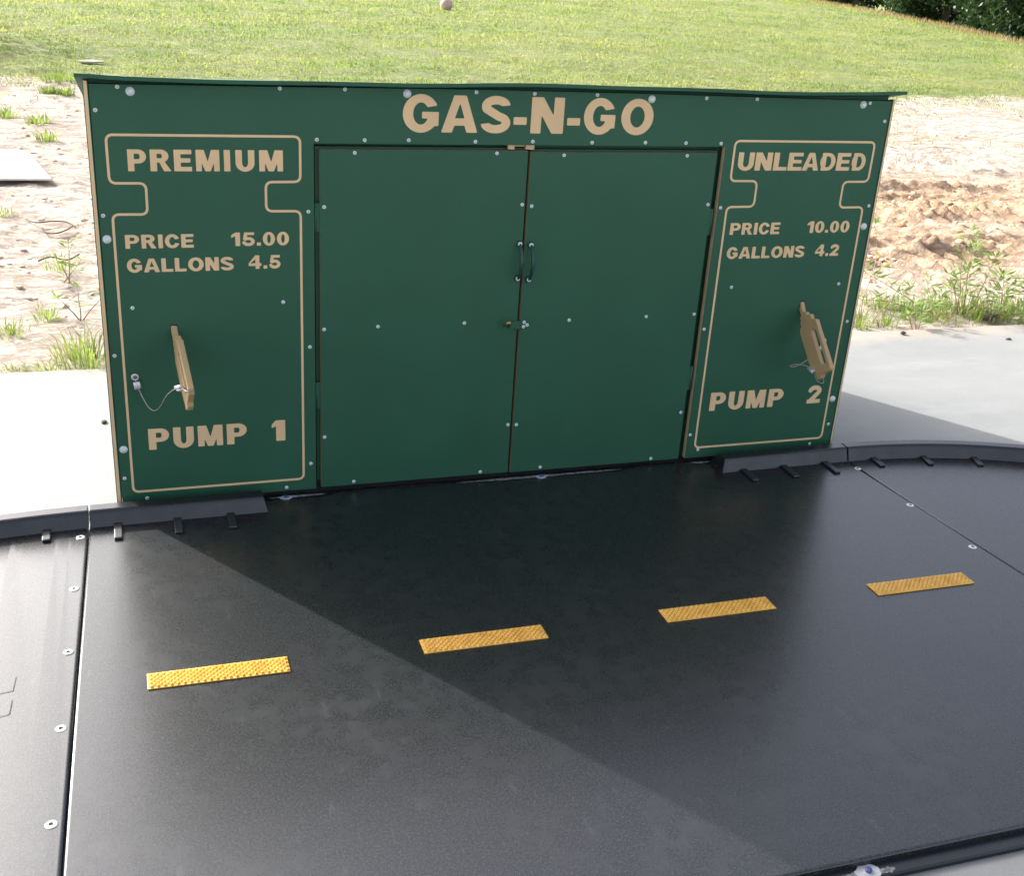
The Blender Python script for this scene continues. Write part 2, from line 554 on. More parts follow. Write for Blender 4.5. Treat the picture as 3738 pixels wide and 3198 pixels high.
def height(x, y):
    z = -0.058 + 0.030 * fbm(x, y, 0.5, 3, 11) * sstep(1.4, 3, y) + 0.022 * fbm(x, y, 2.2, 4, 21) * sstep(1.4, 2.2, y)
    bare = 1 - turf_mask(x, y)
    dug = dug_mask(x, y)
    rough = bare * sstep(1.5, 2.4, y) * (0.30 + 0.32 * dug)
    z = z + rough * (0.050 * np.abs(fbm(x, y, 3.2, 4, 31, 0.6)) + 0.034 * fbm(x, y, 9, 3, 41, .65))
    # track marks of a digger: short bars across two bands
    for (cx, cy, dx, dy, w, amp) in ((5.6, 5.5, 0.95, 0.30, 0.34, 0.045), (5.4, 2.55, 0.96, 0.26, 0.34, 0.050), (4.3, 3.5, 0.97, 0.22, 0.28, 0.04), (7.2, 3.0, .93, .36, .3, .028), (-0.6, 3.6, 0.97, -0.1, 0.30, 0.010), (-0.7, 6.3, 0.95, 0.2, 0.4, 0.008), (5.0, 7.6, .98, .15, .4, .016)):
        L = math.hypot(dx, dy)
        ux, uy = dx / L, dy / L
        s = (x - cx) * ux + (y - cy) * uy
        t = -(x - cx) * uy + (y - cy) * ux
        band = np.exp(-(t / w) ** 6) * np.exp(-(s / 2.6) ** 6)
        z = z + band * amp * (np.clip(np.sin(2 * PI * (s + 0.06 * fbm(x, y, 3, 2, 77)) / 0.155) * 1.4, -1, 1) * (0.7 + 1.2 * fbm(x, y, 1.7, 2, 51)) - 0.3)
    # heaps and scrapes
    for (cx, cy, sx, sy, h) in ((5.70, 3.80, 0.60, 0.17, 0.065), (6.25, 4.75, 0.80, 0.12, 0.045), (6.1, 4.35, 0.6, 0.20, -0.05), (7.1, 3.55, 0.35, 0.22, 0.06), (4.6, 3.0, 0.7, 0.10, 0.05), (5.0, 2.75, 0.8, 0.08, 0.05), (6.0, 3.05, 0.5, 0.14, 0.05), (7.3, 5.3, 0.25, 0.12, 0.035), (3.85, 2.6, 0.6, 0.09, 0.045)):
        g = np.exp(-(((x - cx) / sx) ** 2 + ((y - cy) / sy) ** 2))
        z = z + g * h * (1 + 1.3 * fbm(x, y, 6, 5, 61, 0.7))
    # the turf swells gently, then falls away to the wood
    z = z + turf_mask(x, y) * (0.05 + 0.05 * fbm(x, y, 0.25, 3, 71) + 0.03 * fbm(x, y, 1.3, 2, 81))
    s = crest_side(x, y)
    z = z - np.clip(np.log1p(np.exp(np.clip(s * 1.1, -30, 30))) / 1.1 * 0.30, 0, 3.6) * sstep(8, 14, y)
    # keep clear below the slab
    return np.where(y < 1.30, -0.25, np.where(y < 1.55, np.minimum(z, -0.040), z))


def grid_axis(lo, hi, step, far_lo, far_hi, grow=1.18):
    a = list(np.arange(lo, hi + 1e-6, step))
    s = step
    p = a[-1]
    while p < far_hi:
        s *= grow
        p += s
        a.append(p)
    s, p, b = step, a[0], []
    while p > far_lo:
        s *= grow
        p -= s
        b.append(p)
    return np.array(b[::-1] + a)


gx = grid_axis(-1.6, 10.5, 0.030, -400, 400)
gy = np.concatenate([[-400, -100, -20, -5, 1.0, 1.295], grid_axis(1.305, 8.5, 0.024, 1.3, 600, 1.06)])
X, Y = np.meshgrid(gx, gy)
Z = height(X, Y)
nv = X.size
me = bpy.data.meshes.new('ground')
me.vertices.add(nv)
me.vertices.foreach_set('co', np.stack([X.ravel(), Y.ravel(), Z.ravel()], 1).astype(np.float32).ravel())
ny, nx = X.shape
ii = (np.arange(ny - 1)[:, None] * nx + np.arange(nx - 1)[None, :]).ravel()
quads = np.stack([ii, ii + 1, ii + nx + 1, ii + nx], 1).astype(np.int32)
me.loops.add(quads.size)
me.loops.foreach_set('vertex_index', quads.ravel())
me.polygons.add(len(quads))
me.polygons.foreach_set('loop_start', np.arange(0, quads.size, 4, dtype=np.int32))
me.polygons.foreach_set('loop_total', np.full(len(quads), 4, np.int32))
me.update(calc_edges=True)
me.polygons.foreach_set('use_smooth', np.ones(len(quads), bool))
for nm, arr in (('dug', dug_mask(X, Y)), ('turf', turf_mask(X, Y))):
    at = me.attributes.new(nm, 'FLOAT', 'POINT')
    at.data.foreach_set('value', arr.astype(np.float32).ravel())
me.materials.append(GROUND)
ground = bpy.data.objects.new('ground', me)
COL.objects.link(ground)
tag(ground, None, None, kind='structure')


def gz(x, y):
    return float(height(np.array([x]), np.array([y]))[0])


# ------------------------------------------------------------------ concrete slab
SLAB_Z = -0.030
mb = MB()
mb.rbox(-14, 16, -16, 1.30, -0.24, SLAB_Z, 0.006)
slab = mb.build('concrete_slab', CONCRETE)
tag(slab, None, None, kind='structure')


# ------------------------------------------------------------------ screws (shared meshes)
def panel_T(p):                     # lathe axis -> -Y (out of the board)
    return (p[0], -p[2], p[1])


def screw_mesh(r, washer=False, flat=False, T=panel_T, mats=(ZINC, RECESS)):
    mb = MB()
    if washer:
        mb.lathe([(r, 0), (r, .0015), (r * .78, .0018), (r * .74, .0030), (r * .62, .0056), (r * .30, .0070), (0.0001, .0072)], 20, 0, T)
    else:
        h = r * (.12 if flat else .55)
        prof = [(r, 0), (r * .97, h * .45), (r * .72, h * .9), (r * .40, h), (r * .34, h * .5), (0.0001, h * .45)]
        mb.lathe(prof, 16, 0, T, [0, 0, 0, 1, 1])
    o = mb.build('screw', list(mats))
    me_ = o.data
    bpy.data.objects.remove(o)
    return me_


SCREW_S = screw_mesh(0.0056)
SCREW_B = screw_mesh(0.0115, washer=True)
SCREW_R = screw_mesh(0.0125, flat=True, T=lambda p: (p[0], p[1], p[2]), mats=(STEEL, DARK))


def add_screw(mesh, loc, parent, name='screw', rot=None):
    o = bpy.data.objects.new(name, mesh)
    COL.objects.link(o)
    o.location = loc
    if rot:
        o.rotation_euler = rot
    o.parent = parent
    return o


# ------------------------------------------------------------------ lettering
def G_box(X, Y, x0, y0, x1, y1):
    return np.maximum(np.abs(X - (x0 + x1) / 2) - (x1 - x0) / 2, np.abs(Y - (y0 + y1) / 2) - (y1 - y0) / 2)


def G_ell(X, Y, cx, cy, a, b):
    return (np.sqrt(((X - cx) / a) ** 2 + ((Y - cy) / b) ** 2) - 1) * min(a, b)


def G_poly(X, Y, pts):              # convex, any order of turn
    area = sum(pts[i][0] * pts[(i + 1) % len(pts)][1] - pts[(i + 1) % len(pts)][0] * pts[i][1] for i in range(len(pts)))
    if area < 0:
        pts = pts[::-1]
    f = np.full(X.shape, -9.0)
    for i in range(len(pts)):
        (ax, ay), (bx, by) = pts[i], pts[(i + 1) % len(pts)]
        L = math.hypot(bx - ax, by - ay)
        f = np.maximum(f, ((X - ax) * (by - ay) - (Y - ay) * (bx - ax)) / L)
    return f


def G_line(X, Y, pts, hw):
    f = np.full(X.shape, 9.0)
    for (ax, ay), (bx, by) in zip(pts[:-1], pts[1:]):
        dx, dy = bx - ax, by - ay
        t = np.clip(((X - ax) * dx + (Y - ay) * dy) / (dx * dx + dy * dy + 1e-12), 0, 1)
        f = np.minimum(f, np.hypot(X - ax - t * dx, Y - ay - t * dy))
    return f - hw


def arc(cx, cy, rx, ry, a0, a1, n=14):
    return [(cx + rx * math.cos(R(a0 + (a1 - a0) * i / n)), cy + ry * math.sin(R(a0 + (a1 - a0) * i / n))) for i in range(n + 1)]


U, I_, SUB = np.minimum, np.maximum, (lambda a, b: np.maximum(a, -b))


def glyph_field(ch, X, Y, s, h):
    bx = lambda *a: G_box(X, Y, *a)
    el = lambda *a: G_ell(X, Y, *a)
    pg = lambda *p: G_poly(X, Y, list(p))

    def bowl(w, b, t=1.0):
        r = min(w * .55, (t - b) / 2 * 1.15)
        cy, ry = (t + b) / 2, (t - b) / 2
        outer = U(bx(0, b, w - r, t), el(w - r, cy, r, ry))
        inner = U(bx(s, b + h * .92, w - r, t - h * .92), el(w - r, cy, max(.03, r - s * .98), ry - h * .92))
        return SUB(outer, inner)
    if ch in 'PR':
        w = .86
        f = U(bx(0, 0, s, 1), bowl(w if ch == 'P' else w * .95, .36 if ch == 'P' else .41))
        if ch == 'R':
            w = .92
            f = U(f, pg((.36, .50), (.60, .50), (w, 0), (w - .33, 0)))
    elif ch == 'E':
        w = .78
        f = U(bx(0, 0, s, 1), U(bx(0, 0, w, h), U(bx(0, 1 - h, w, 1), bx(0, .5 - h * .45, w * .93, .5 + h * .5))))
    elif ch == 'M':
        w = 1.06
        st = s * .86
        f = U(bx(0, 0, st, 1), bx(w - st, 0, w, 1))
        f = U(f, pg((.03, 1), (.37, 1), (w / 2 + .12, 0), (w / 2 - .12, 0)))
        f = U(f, pg((w - .03, 1), (w - .37, 1), (w / 2 - .12, 0), (w / 2 + .12, 0)))
    elif ch == 'I':
        w = s
        f = bx(0, 0, s, 1)
    elif ch == 'U':
        w = .86
        f = U(bx(0, .40, w, 1), I_(el(w / 2, .40, w / 2, .415), Y - .42))
        f = SUB(f, U(bx(s, .40, w - s, 1.3), el(w / 2, .40, w / 2 - s, .415 - h)))
    elif ch == 'N':
        w = .86
        f = U(U(bx(0, 0, s, 1), bx(w - s, 0, w, 1)), pg((0, 1), (s * 1.12, 1), (w, 0), (w - s * 1.12, 0)))
    elif ch == 'L':
        w = .72
        f = U(bx(0, 0, s, 1), bx(0, 0, w, h))
    elif ch == 'A':
        w = 1.0
        f = pg((w / 2 - .17, 1), (w / 2 + .17, 1), (w, 0), (0, 0))
        f = SUB(f, pg((w / 2, .80), (w / 2 + .135, .385), (w / 2 - .135, .385)))
        f = SUB(f, pg((.30, -.2), (.30, 0), (.36, .19), (w - .36, .19), (w - .30, 0), (w - .30, -.2)))
    elif ch == 'S':
        w = .84
        k = h * .52
        p = arc(w / 2, .735 - .01, w / 2 - k - .015, .285 - k, 12, 205, 16) + arc(w / 2, .28, w / 2 - k, .29 - k, 72, -168, 20)
        f = G_line(X, Y, p, k)
        f = SUB(f, pg((w * .62, .64), (w * .66, .73), (1.2, .80), (1.2, .60)))
        f = SUB(f, pg((w * .36, .28), (-.3, .21), (-.3, .40), (w * .36, .37)))
    elif ch in 'GC':
        w = .92
        f = SUB(el(w / 2, .5, w / 2, .515), el(w / 2, .5, w / 2 - s * .97, .515 - h))
        if ch == 'G':
            f = SUB(f, bx(w * .5, .44, w + .2, .655))
            f = SUB(f, pg((w * .62, .66), (w + .2, .76), (w + .2, .5), (w * .62, .5)))
            f = U(f, bx(w * .53, .37, w, .55))
            f = U(f, bx(w - s * .92, .17, w, .55))
        else:
            f = SUB(f, pg((w * .55, .5), (w * .62, .62), (w + .3, .74), (w + .3, .26), (w * .62, .38)))
    elif ch == 'O':
        w = .98
        f = SUB(el(w / 2, .5, w / 2, .515), el(w / 2, .5, w / 2 - s, .515 - h))
    elif ch == '0':
        w = .74
        f = SUB(el(w / 2, .5, w / 2, .51), el(w / 2, .5, w / 2 - s * .92, .51 - h * .85))
    elif ch == 'D':
        w = .88
        f = U(bx(0, 0, s, 1), bowl(w, 0))
    elif ch == '-':
        w = .36
        f = bx(0, .235, w, .445)
    elif ch == '.':
        w = .25
        f = bx(0, 0, w, .245)
    elif ch == '1':
        w = .53
        f = U(bx(w - s, 0, w, 1), pg((0, .62), (0, .80), (w - s, 1), (w, 1), (w - s * .6, .82), (w - s, .73)))
    elif ch == '2':
        w = .80
        k = h * .56
        p = arc(w / 2, .69, w / 2 - k, .31 - k, 168, -38, 18) + [(.17, .11)]
        f = U(G_line(X, Y, p, k), bx(0, 0, w, h))
        f = SUB(f, bx(-.3, -.4, w + .3, 0))
    elif ch == '4':
        w = .86
        f = U(bx(.46, 0, .46 + s * .95, 1), bx(0, .215, w, .415))
        f = U(f, pg((0, .415), (0, .33), (.46, .72), (.46 + .1, 1), (.46, 1)))
    elif ch == '5':
        w = .78
        k = h * .52
        p = arc(w / 2, .325, w / 2 - k, .335 - k, 132, -160, 22)
        f = U(bx(.17, 1 - h * .95, w * .96, 1), G_line(X, Y, p, k))
        f = U(f, pg((.15, 1), (.35, 1), (.275, .47), (.06, .47)))
        f = SUB(f, bx(.36, .645, w + .2, 1 - h * .95))
    return f, w


def blur1(a, sig):
    n = int(3 * sig) + 1
    k = np.exp(-np.arange(-n, n + 1) ** 2 / (2 * sig * sig))
    k /= k.sum()
    for ax in (0, 1):
        a = np.apply_along_axis(lambda v: np.convolve(np.pad(v, n, 'edge'), k, 'valid'), ax, a)
    return a


GCACHE = {}


def glyph(ch, s, h):
    """contours of one letter (cap height 1), corners rounded like a router cut"""
    key = (ch, s, h)
    if key in GCACHE:
        return GCACHE[key]
    N = 64
    st = 1.0 / N
    xs = np.arange(-0.12137, 1.28, st)
    ys = np.arange(-0.14211, 1.16, st)
    Xg, Yg = np.meshgrid(xs, ys)
    f, w = glyph_field(ch, Xg, Yg, s, h)
    f = blur1(np.clip(f, -.08, .08), 0.85) + 1.7e-6
    segs = {}
    ny_, nx_ = f.shape

    def ip(j0, i0, j1, i1):
        a, b = f[j0, i0], f[j1, i1]
        t = a / (a - b)
        return (round(xs[i0] + (xs[i1] - xs[i0]) * t, 6), round(ys[j0] + (ys[j1] - ys[j0]) * t, 6))
    ins = f < 0
    for j in range(ny_ - 1):
        for i in range(nx_ - 1):
            c = (ins[j, i], ins[j, i + 1], ins[j + 1, i + 1], ins[j + 1, i])
            if all(c) or not any(c):
                continue
            cor = [(j, i), (j, i + 1), (j + 1, i + 1), (j + 1, i)]
            outp, inp = [], []
            for k in range(4):
                a, b = cor[k], cor[(k + 1) % 4]
                if c[k] and not c[(k + 1) % 4]:
                    outp.append(ip(*a, *b))
                if not c[k] and c[(k + 1) % 4]:
                    inp.append(ip(*b, *a))
            for a, b in zip(outp, inp):
                segs[a] = b
    loops = []
    while segs:
        a0 = next(iter(segs))
        lp = [a0]
        b = segs.pop(a0)
        while b != a0 and b in segs:
            lp.append(b)
            b = segs.pop(b)
        if len(lp) > 8:
            # thin out straight runs
            keep = []
            for i, p in enumerate(lp):
                q = keep[-1] if keep else lp[i - 1]
                r_ = lp[(i + 1) % len(lp)]
                d = abs((p[0] - q[0]) * (r_[1] - q[1]) - (p[1] - q[1]) * (r_[0] - q[0])) / (math.hypot(r_[0] - q[0], r_[1] - q[1]) + 1e-9)
                if d > .0012 or not keep:
                    keep.append(p)
            loops.append(keep)
    x0 = min(p[0] for l in loops for p in l)
    x1 = max(p[0] for l in loops for p in l)
    GCACHE[key] = (loops, x0, x1, w)
    return GCACHE[key]


def lettering(items, z0, cap, s, h, parent, y=-0.0008, name='lettering'):
    """items: list of (char, x0, x1)"""
    mb = MB()
    for ch, xa, xb in items:
        loops, gx0, gx1, w = glyph(ch, s, h)
        k = (xb - xa) / (gx1 - gx0)
        L2 = [[(xa + (p[0] - gx0) * k, z0 + p[1] * cap) for p in l] for l in loops]
        flat = [p for l in L2 for p in l]
        b = len(mb.v)
        mb.v += [(p[0], y, p[1]) for p in flat]
        jr = random.Random(1)
        for t in tessellate_polygon([[Vector((p[0] * 500 + jr.uniform(-.004, .004), p[1] * 500 + jr.uniform(-.004, .004), 0)) for p in l] for l in L2]):
            a_, b_, c_ = (np.array(flat[i]) for i in t)
            if (b_[0] - a_[0]) * (c_[1] - a_[1]) - (b_[1] - a_[1]) * (c_[0] - a_[0]) < 0:
                t = t[::-1]
            mb.face([b + i for i in t])
        bb = len(mb.v)
        mb.v += [(p[0], y + 0.0018, p[1]) for p in flat]
        off = 0
        for l in L2:
            n = len(l)
            for i in range(n):
                j = (i + 1) % n
                mb.face([b + off + i, bb + off + i, bb + off + j, b + off + j])
            off += n
    return mb.build(name, TAN, parent)


def spread(text, xa, xb, s, h, gap=0.11):
    """even letter fit between xa and xb"""
    ws = [(glyph(c, s, h)[2] - glyph(c, s, h)[1]) for c in text]
    tot = sum(ws) + gap * (len(text) - 1)
    k = (xb - xa) / tot
    out, x = [], xa
    for c, w in zip(text, ws):
        out.append((c, x, x + w * k))
        x += (w + gap) * k
    return out


def by_edges(text, ed):
    return [(c, ed[2 * i], ed[2 * i + 1]) for i, c in enumerate(text)]


# ------------------------------------------------------------------ the play station
W = 2.440
station = empty('play_station', (0, 0, 0), 'dark green play fuel station wall lettered GAS-N-GO with two closed doors', 'playhouse')

# front board with a door opening, tan core showing on every sawn edge
ZB, ZT = 0.012, 1.2235
OX0, OX1, OZ = 0.5885, 1.8570, 1.0712
XL, XR = 0.0150, 2.4285
mb = MB()
TH = 0.019
mb.box(XL, OX0, 0, TH, ZB, OZ, mis=[1, 0, 0, 0, 1, 1])
mb.box(OX1, XR, 0, TH, ZB, OZ, mis=[1, 0, 0, 0, 1, 1])
tops = [(XL, 1.2165), (0.5, 1.2195), (1.05, 1.2245), (1.6, 1.2235), (2.0, 1.2205), (XR, 1.2180)]
nt_ = len(tops)
b0 = len(mb.v)
for y_ in (0, TH):
    mb.v += [(x, y_, OZ) for x, z in tops] + [(x, y_, z) for x, z in tops]
for k in range(nt_ - 1):
    f0, g0 = b0 + k, b0 + 2 * nt_ + k
    mb.face([f0, f0 + 1, f0 + nt_ + 1, f0 + nt_], 0)
    mb.face([g0 + 1, g0, g0 + nt_, g0 + nt_ + 1], 0)
    mb.face([f0 + nt_, f0 + nt_ + 1, g0 + nt_ + 1, g0 + nt_], 0)
    mb.face([f0 + 1, f0, g0, g0 + 1], 1)
mb.face([b0, b0 + nt_, b0 + 3 * nt_, b0 + 2 * nt_], 1)
mb.face([b0 + nt_ - 1, b0 + 3 * nt_ - 1, b0 + 4 * nt_ - 1, b0 + 2 * nt_ - 1][::-1], 1)
board = mb.build('front_board', [GREEN, TAN_EDGE], station)

SL = 0.195
for x0, x1 in ((0.0, 0.0135), (2.4305, 2.4405)):
    mb = MB()
    ya, yb = -0.002, 1.215
    mb.v += [(x, y, z) for x in (x0, x1) for y, z in ((ya, .004), (yb, .004), (yb, 1.2305 - SL * (yb + .03)), (ya, 1.2300 - SL * (ya + .03)))]
    mb.face([0, 1, 2, 3][::-1], 0)
    mb.face([4, 5, 6, 7], 0)
    for k in range(4):
        k2 = (k + 1) % 4
        mb.face([k, k2, 4 + k2, 4 + k], 1)
    w_ = mb.build('side_wall', [GREEN, TAN], station)
    bm = bmesh.new()
    bm.from_mesh(w_.data)
    bmesh.ops.recalc_face_normals(bm, faces=bm.faces[:])
    bmesh.ops.bevel(bm, geom=[e for e in bm.edges if all(abs(v.co.y - ya) < 1e-4 for v in e.verts) and abs(e.verts[0].co.z - e.verts[1].co.z) > .5], offset=.0025, segments=3, affect='EDGES', profile=.5)
    bm.to_mesh(w_.data)
    bm.free()
mb = MB()
mb.box(0.0137, 2.4303, 1.196, 1.214, 0.004, 1.2265 - SL * 1.245)
mb.build('back_board', GREEN, station)

# roof: a warped sheet, its front edge wavy, falling away to the back
mb = MB()
nxr, nyr = 60, 8
rx0, rx1, ry0, ry1 = -0.0175, 2.4590, -0.030, 1.255


def roof_z(x, y):
    u = (x - rx0) / (rx1 - rx0)
    wav = 0.0022 * math.sin(x * 5.2 + 0.6) + 0.0012 * math.sin(x * 11 + 1.0)
    lift = 0.0065 * math.exp(-((u / 0.03) ** 2)) + 0.0045 * math.exp(-(((1 - u) / 0.035) ** 2))
    base = 1.2372 + 0.0095 * sstep(0.1, 0.5, np.array(u)).item()
    f = max(0.0, 1 - (y - ry0) / .35)
    return 1.2425 + (base + wav + lift - 1.2425) * f - SL * (y - ry0)


th = 0.0100
for k, dz in enumerate((0, -th)):
    for j in range(nyr + 1):
        y = ry0 + (ry1 - ry0) * j / nyr
        for i in range(nxr + 1):
            x = rx0 + (rx1 - rx0) * i / nxr
            mb.v.append((x, y, roof_z(x, y) + dz))
n1 = (nxr + 1) * (nyr + 1)
idx = lambda i, j, k: k * n1 + j * (nxr + 1) + i
for j in range(nyr):
    for i in range(nxr):
        mb.face([idx(i, j, 0), idx(i + 1, j, 0), idx(i + 1, j + 1, 0), idx(i, j + 1, 0)], 0)
        mb.face([idx(i, j + 1, 1), idx(i + 1, j + 1, 1), idx(i + 1, j, 1), idx(i, j, 1)], 1)
for i in range(nxr):
    mb.face([idx(i, 0, 1), idx(i + 1, 0, 1), idx(i + 1, 0, 0), idx(i, 0, 0)])
    mb.face([idx(i + 1, nyr, 1), idx(i, nyr, 1), idx(i, nyr, 0), idx(i + 1, nyr, 0)])
for j in range(nyr):
    mb.face([idx(0, j + 1, 1), idx(0, j, 1), idx(0, j, 0), idx(0, j + 1, 0)], 2)
    mb.face([idx(nxr, j, 1), idx(nxr, j + 1, 1), idx(nxr, j + 1, 0), idx(nxr, j, 0)], 2)
mb.build('roof', [GREEN, GREEN, GREEN], station)

# screws of the front board
BIG = [(0.1153, 1.2002), (0.8489, 1.2094), (1.5925, 1.2087), (2.3253, 1.2055), (0.0301, 0.8117), (2.4085, 0.8141), (0.0297, 0.1889), (2.4100, 0.1976)]
SM = [(0.0844, 1.2107), (0.0266, 1.1515), (0.4989, 1.216), (0.6749, 1.2176), (1.0487, 1.2176), (1.2233, 1.2168), (1.4174, 1.2174), (1.7728, 1.2151), (1.9444, 1.2155), (2.3492, 1.2142), (2.4153, 1.1555), (0.5973, 1.0815), (0.7309, 1.0813), (0.8564, 1.0824), (1.0527, 1.08), (1.227, 1.0815), (1.4134, 1.0802), (1.5864, 1.0816), (1.7214, 1.0813), (1.8409, 1.0807), (0.0251, 0.8763), (0.5724, 0.8816), (0.0257, 0.4785), (0.5731, 0.4788), (0.0262, 0.0963), (0.5729, 0.0988), (0.0828, 0.6167), (0.4975, 0.6195), (0.0858, 0.0257), (0.4976, 0.0236), (1.8685, 0.8815), (2.4142, 0.8833), (1.8672, 0.4791), (2.412, 0.4844), (2.4123, 0.1009), (1.8672, 0.0991), (1.9467, 0.6196), (2.3518, 0.6193), (2.349, 0.0286), (1.9047, 0.0405)]
for x, z in BIG:
    add_screw(SCREW_B, (x, 0, z), board, 'bolt')
rng = random.Random(4)
for x, z in SM:
    add_screw(SCREW_S, (x, 0, min(z, 1.2108 + (0.0065 if .4 < x < 2.1 else 0))), board)

# routed pump outlines
def round_path(pts, r, n=6):
    out = []
    m = len(pts)
    for i in range(m):
        p0, p1, p2 = (Vector(pts[(i + k) % m]) for k in (-1, 0, 1))
        a, b = (p0 - p1).normalized(), (p2 - p1).normalized()
        s_, e_ = p1 + a * r, p1 + b * r
        for k in range(n + 1):
            t = k / n
            out.append(tuple((1 - t) ** 2 * s_ + 2 * t * (1 - t) * (p1 * 0.85 + (s_ + e_) * 0.075) + t * t * e_))
    return out


def outline(pts, w, parent):
    path = round_path(pts, 0.016)
    a, b = inset(path, w / 2), inset(path, -w / 2)
    mb = MB()
    n = len(path)
    y = -0.0007
    mb.v += [(p[0], y, p[1]) for p in a] + [(p[0], y, p[1]) for p in b] + [(p[0], y + .0015, p[1]) for p in a] + [(p[0], y + .0015, p[1]) for p in b]
    for i in range(n):
        j = (i + 1) % n
        mb.face([i, n + i, n + j, j])
        mb.face([n + i, 3 * n + i, 3 * n + j, n + j])
        mb.face([i, j, 2 * n + j, 2 * n + i])
    return mb.build('pump_outline', TAN, parent)


def pump_pts(m):
    P_ = [(0.0482, 0.0492), (0.5505, 0.0492), (0.5508, 0.8836), (0.4555, 0.8842), (0.4560, 0.9652), (0.5510, 0.9657), (0.5512, 1.0893), (0.0470, 1.0893), (0.0476, 0.9627), (0.1396, 0.9625), (0.1392, 0.8785), (0.0490, 0.8790)]
    if m:
        P_ = [(2.4412 - x, z) for x, z in P_][::-1]
    return P_


outline(pump_pts(False), 0.0068, board)
outline(pump_pts(True), 0.0068, board)

lettering(by_edges('GAS-N-GO', (0.8377, 0.9415, 0.9501, 1.0556, 1.0664, 1.1546, 1.1641, 1.2043, 1.2169, 1.3178, 1.3292, 1.3695, 1.3809, 1.4805, 1.4996, 1.6035)), 1.1048, 0.1030, .270, .220, board)
lettering(by_edges('PREMIUM', (0.0972, 0.1445, 0.1541, 0.207, 0.2151, 0.2613, 0.272, 0.3339, 0.3457, 0.3623, 0.3764, 0.4271, 0.4396, 0.504)), 0.9945, 0.0575, .295, .21, board)
lettering(by_edges('UNLEADED', (1.9082, 1.9639, 1.9692, 2.0284, 2.0343, 2.0829, 2.0864, 2.1376, 2.1396, 2.1981, 2.203, 2.2578, 2.2639, 2.3131, 2.3193, 2.3708)), 0.9985, 0.0562, .275, .205, board)
for x0, zz, price, gal, num in ((0.0, 0, '15.00', '4.5', '1'), (1.8365, 0.009, '10.00', '4.2', '2')):
    lettering(spread('PRICE', x0 + 0.0762, x0 + 0.2560, .283, .212, .13), 0.7848 + zz, 0.0382, .283, .212, board)
    lettering(spread(price, x0 + 0.3575, x0 + 0.5170, .283, .212, .12), 0.7868 + zz, 0.0384, .283, .212, board)
    lettering(spread('GALLONS', x0 + 0.0762, x0 + 0.3617, .283, .212, .11), 0.7178 - (0.003 if x0 else 0), 0.0385, .283, .212, board)
    lettering(spread(gal, x0 + 0.4030, x0 + 0.4918, .283, .212, .14), 0.7200 - (0.003 if x0 else 0), 0.0392, .283, .212, board)
    px = 0.101 if not x0 else 0.0900
    lettering(spread('PUMP', x0 + px, x0 + px + 0.2815, .315, .215, .17), 0.1820 + (0.0015 if x0 else 0), 0.0665, .315, .215, board)
lettering([('1', 0.4563, 0.4966)], 0.1830, 0.0675, .36, .21, board)
lettering([('2', 2.3060, 2.3590)], 0.1865, 0.0670, .30, .22, board)

# slots the nozzle tips sit in
for x in (0.1905, 2.2231):
    mb = MB()
    mb.rbox(x - 0.0095, x + 0.0095, -0.0006, 0.004, 0.522, 0.5640, 0.0008)
    mb.build('nozzle_slot', DARK, board)

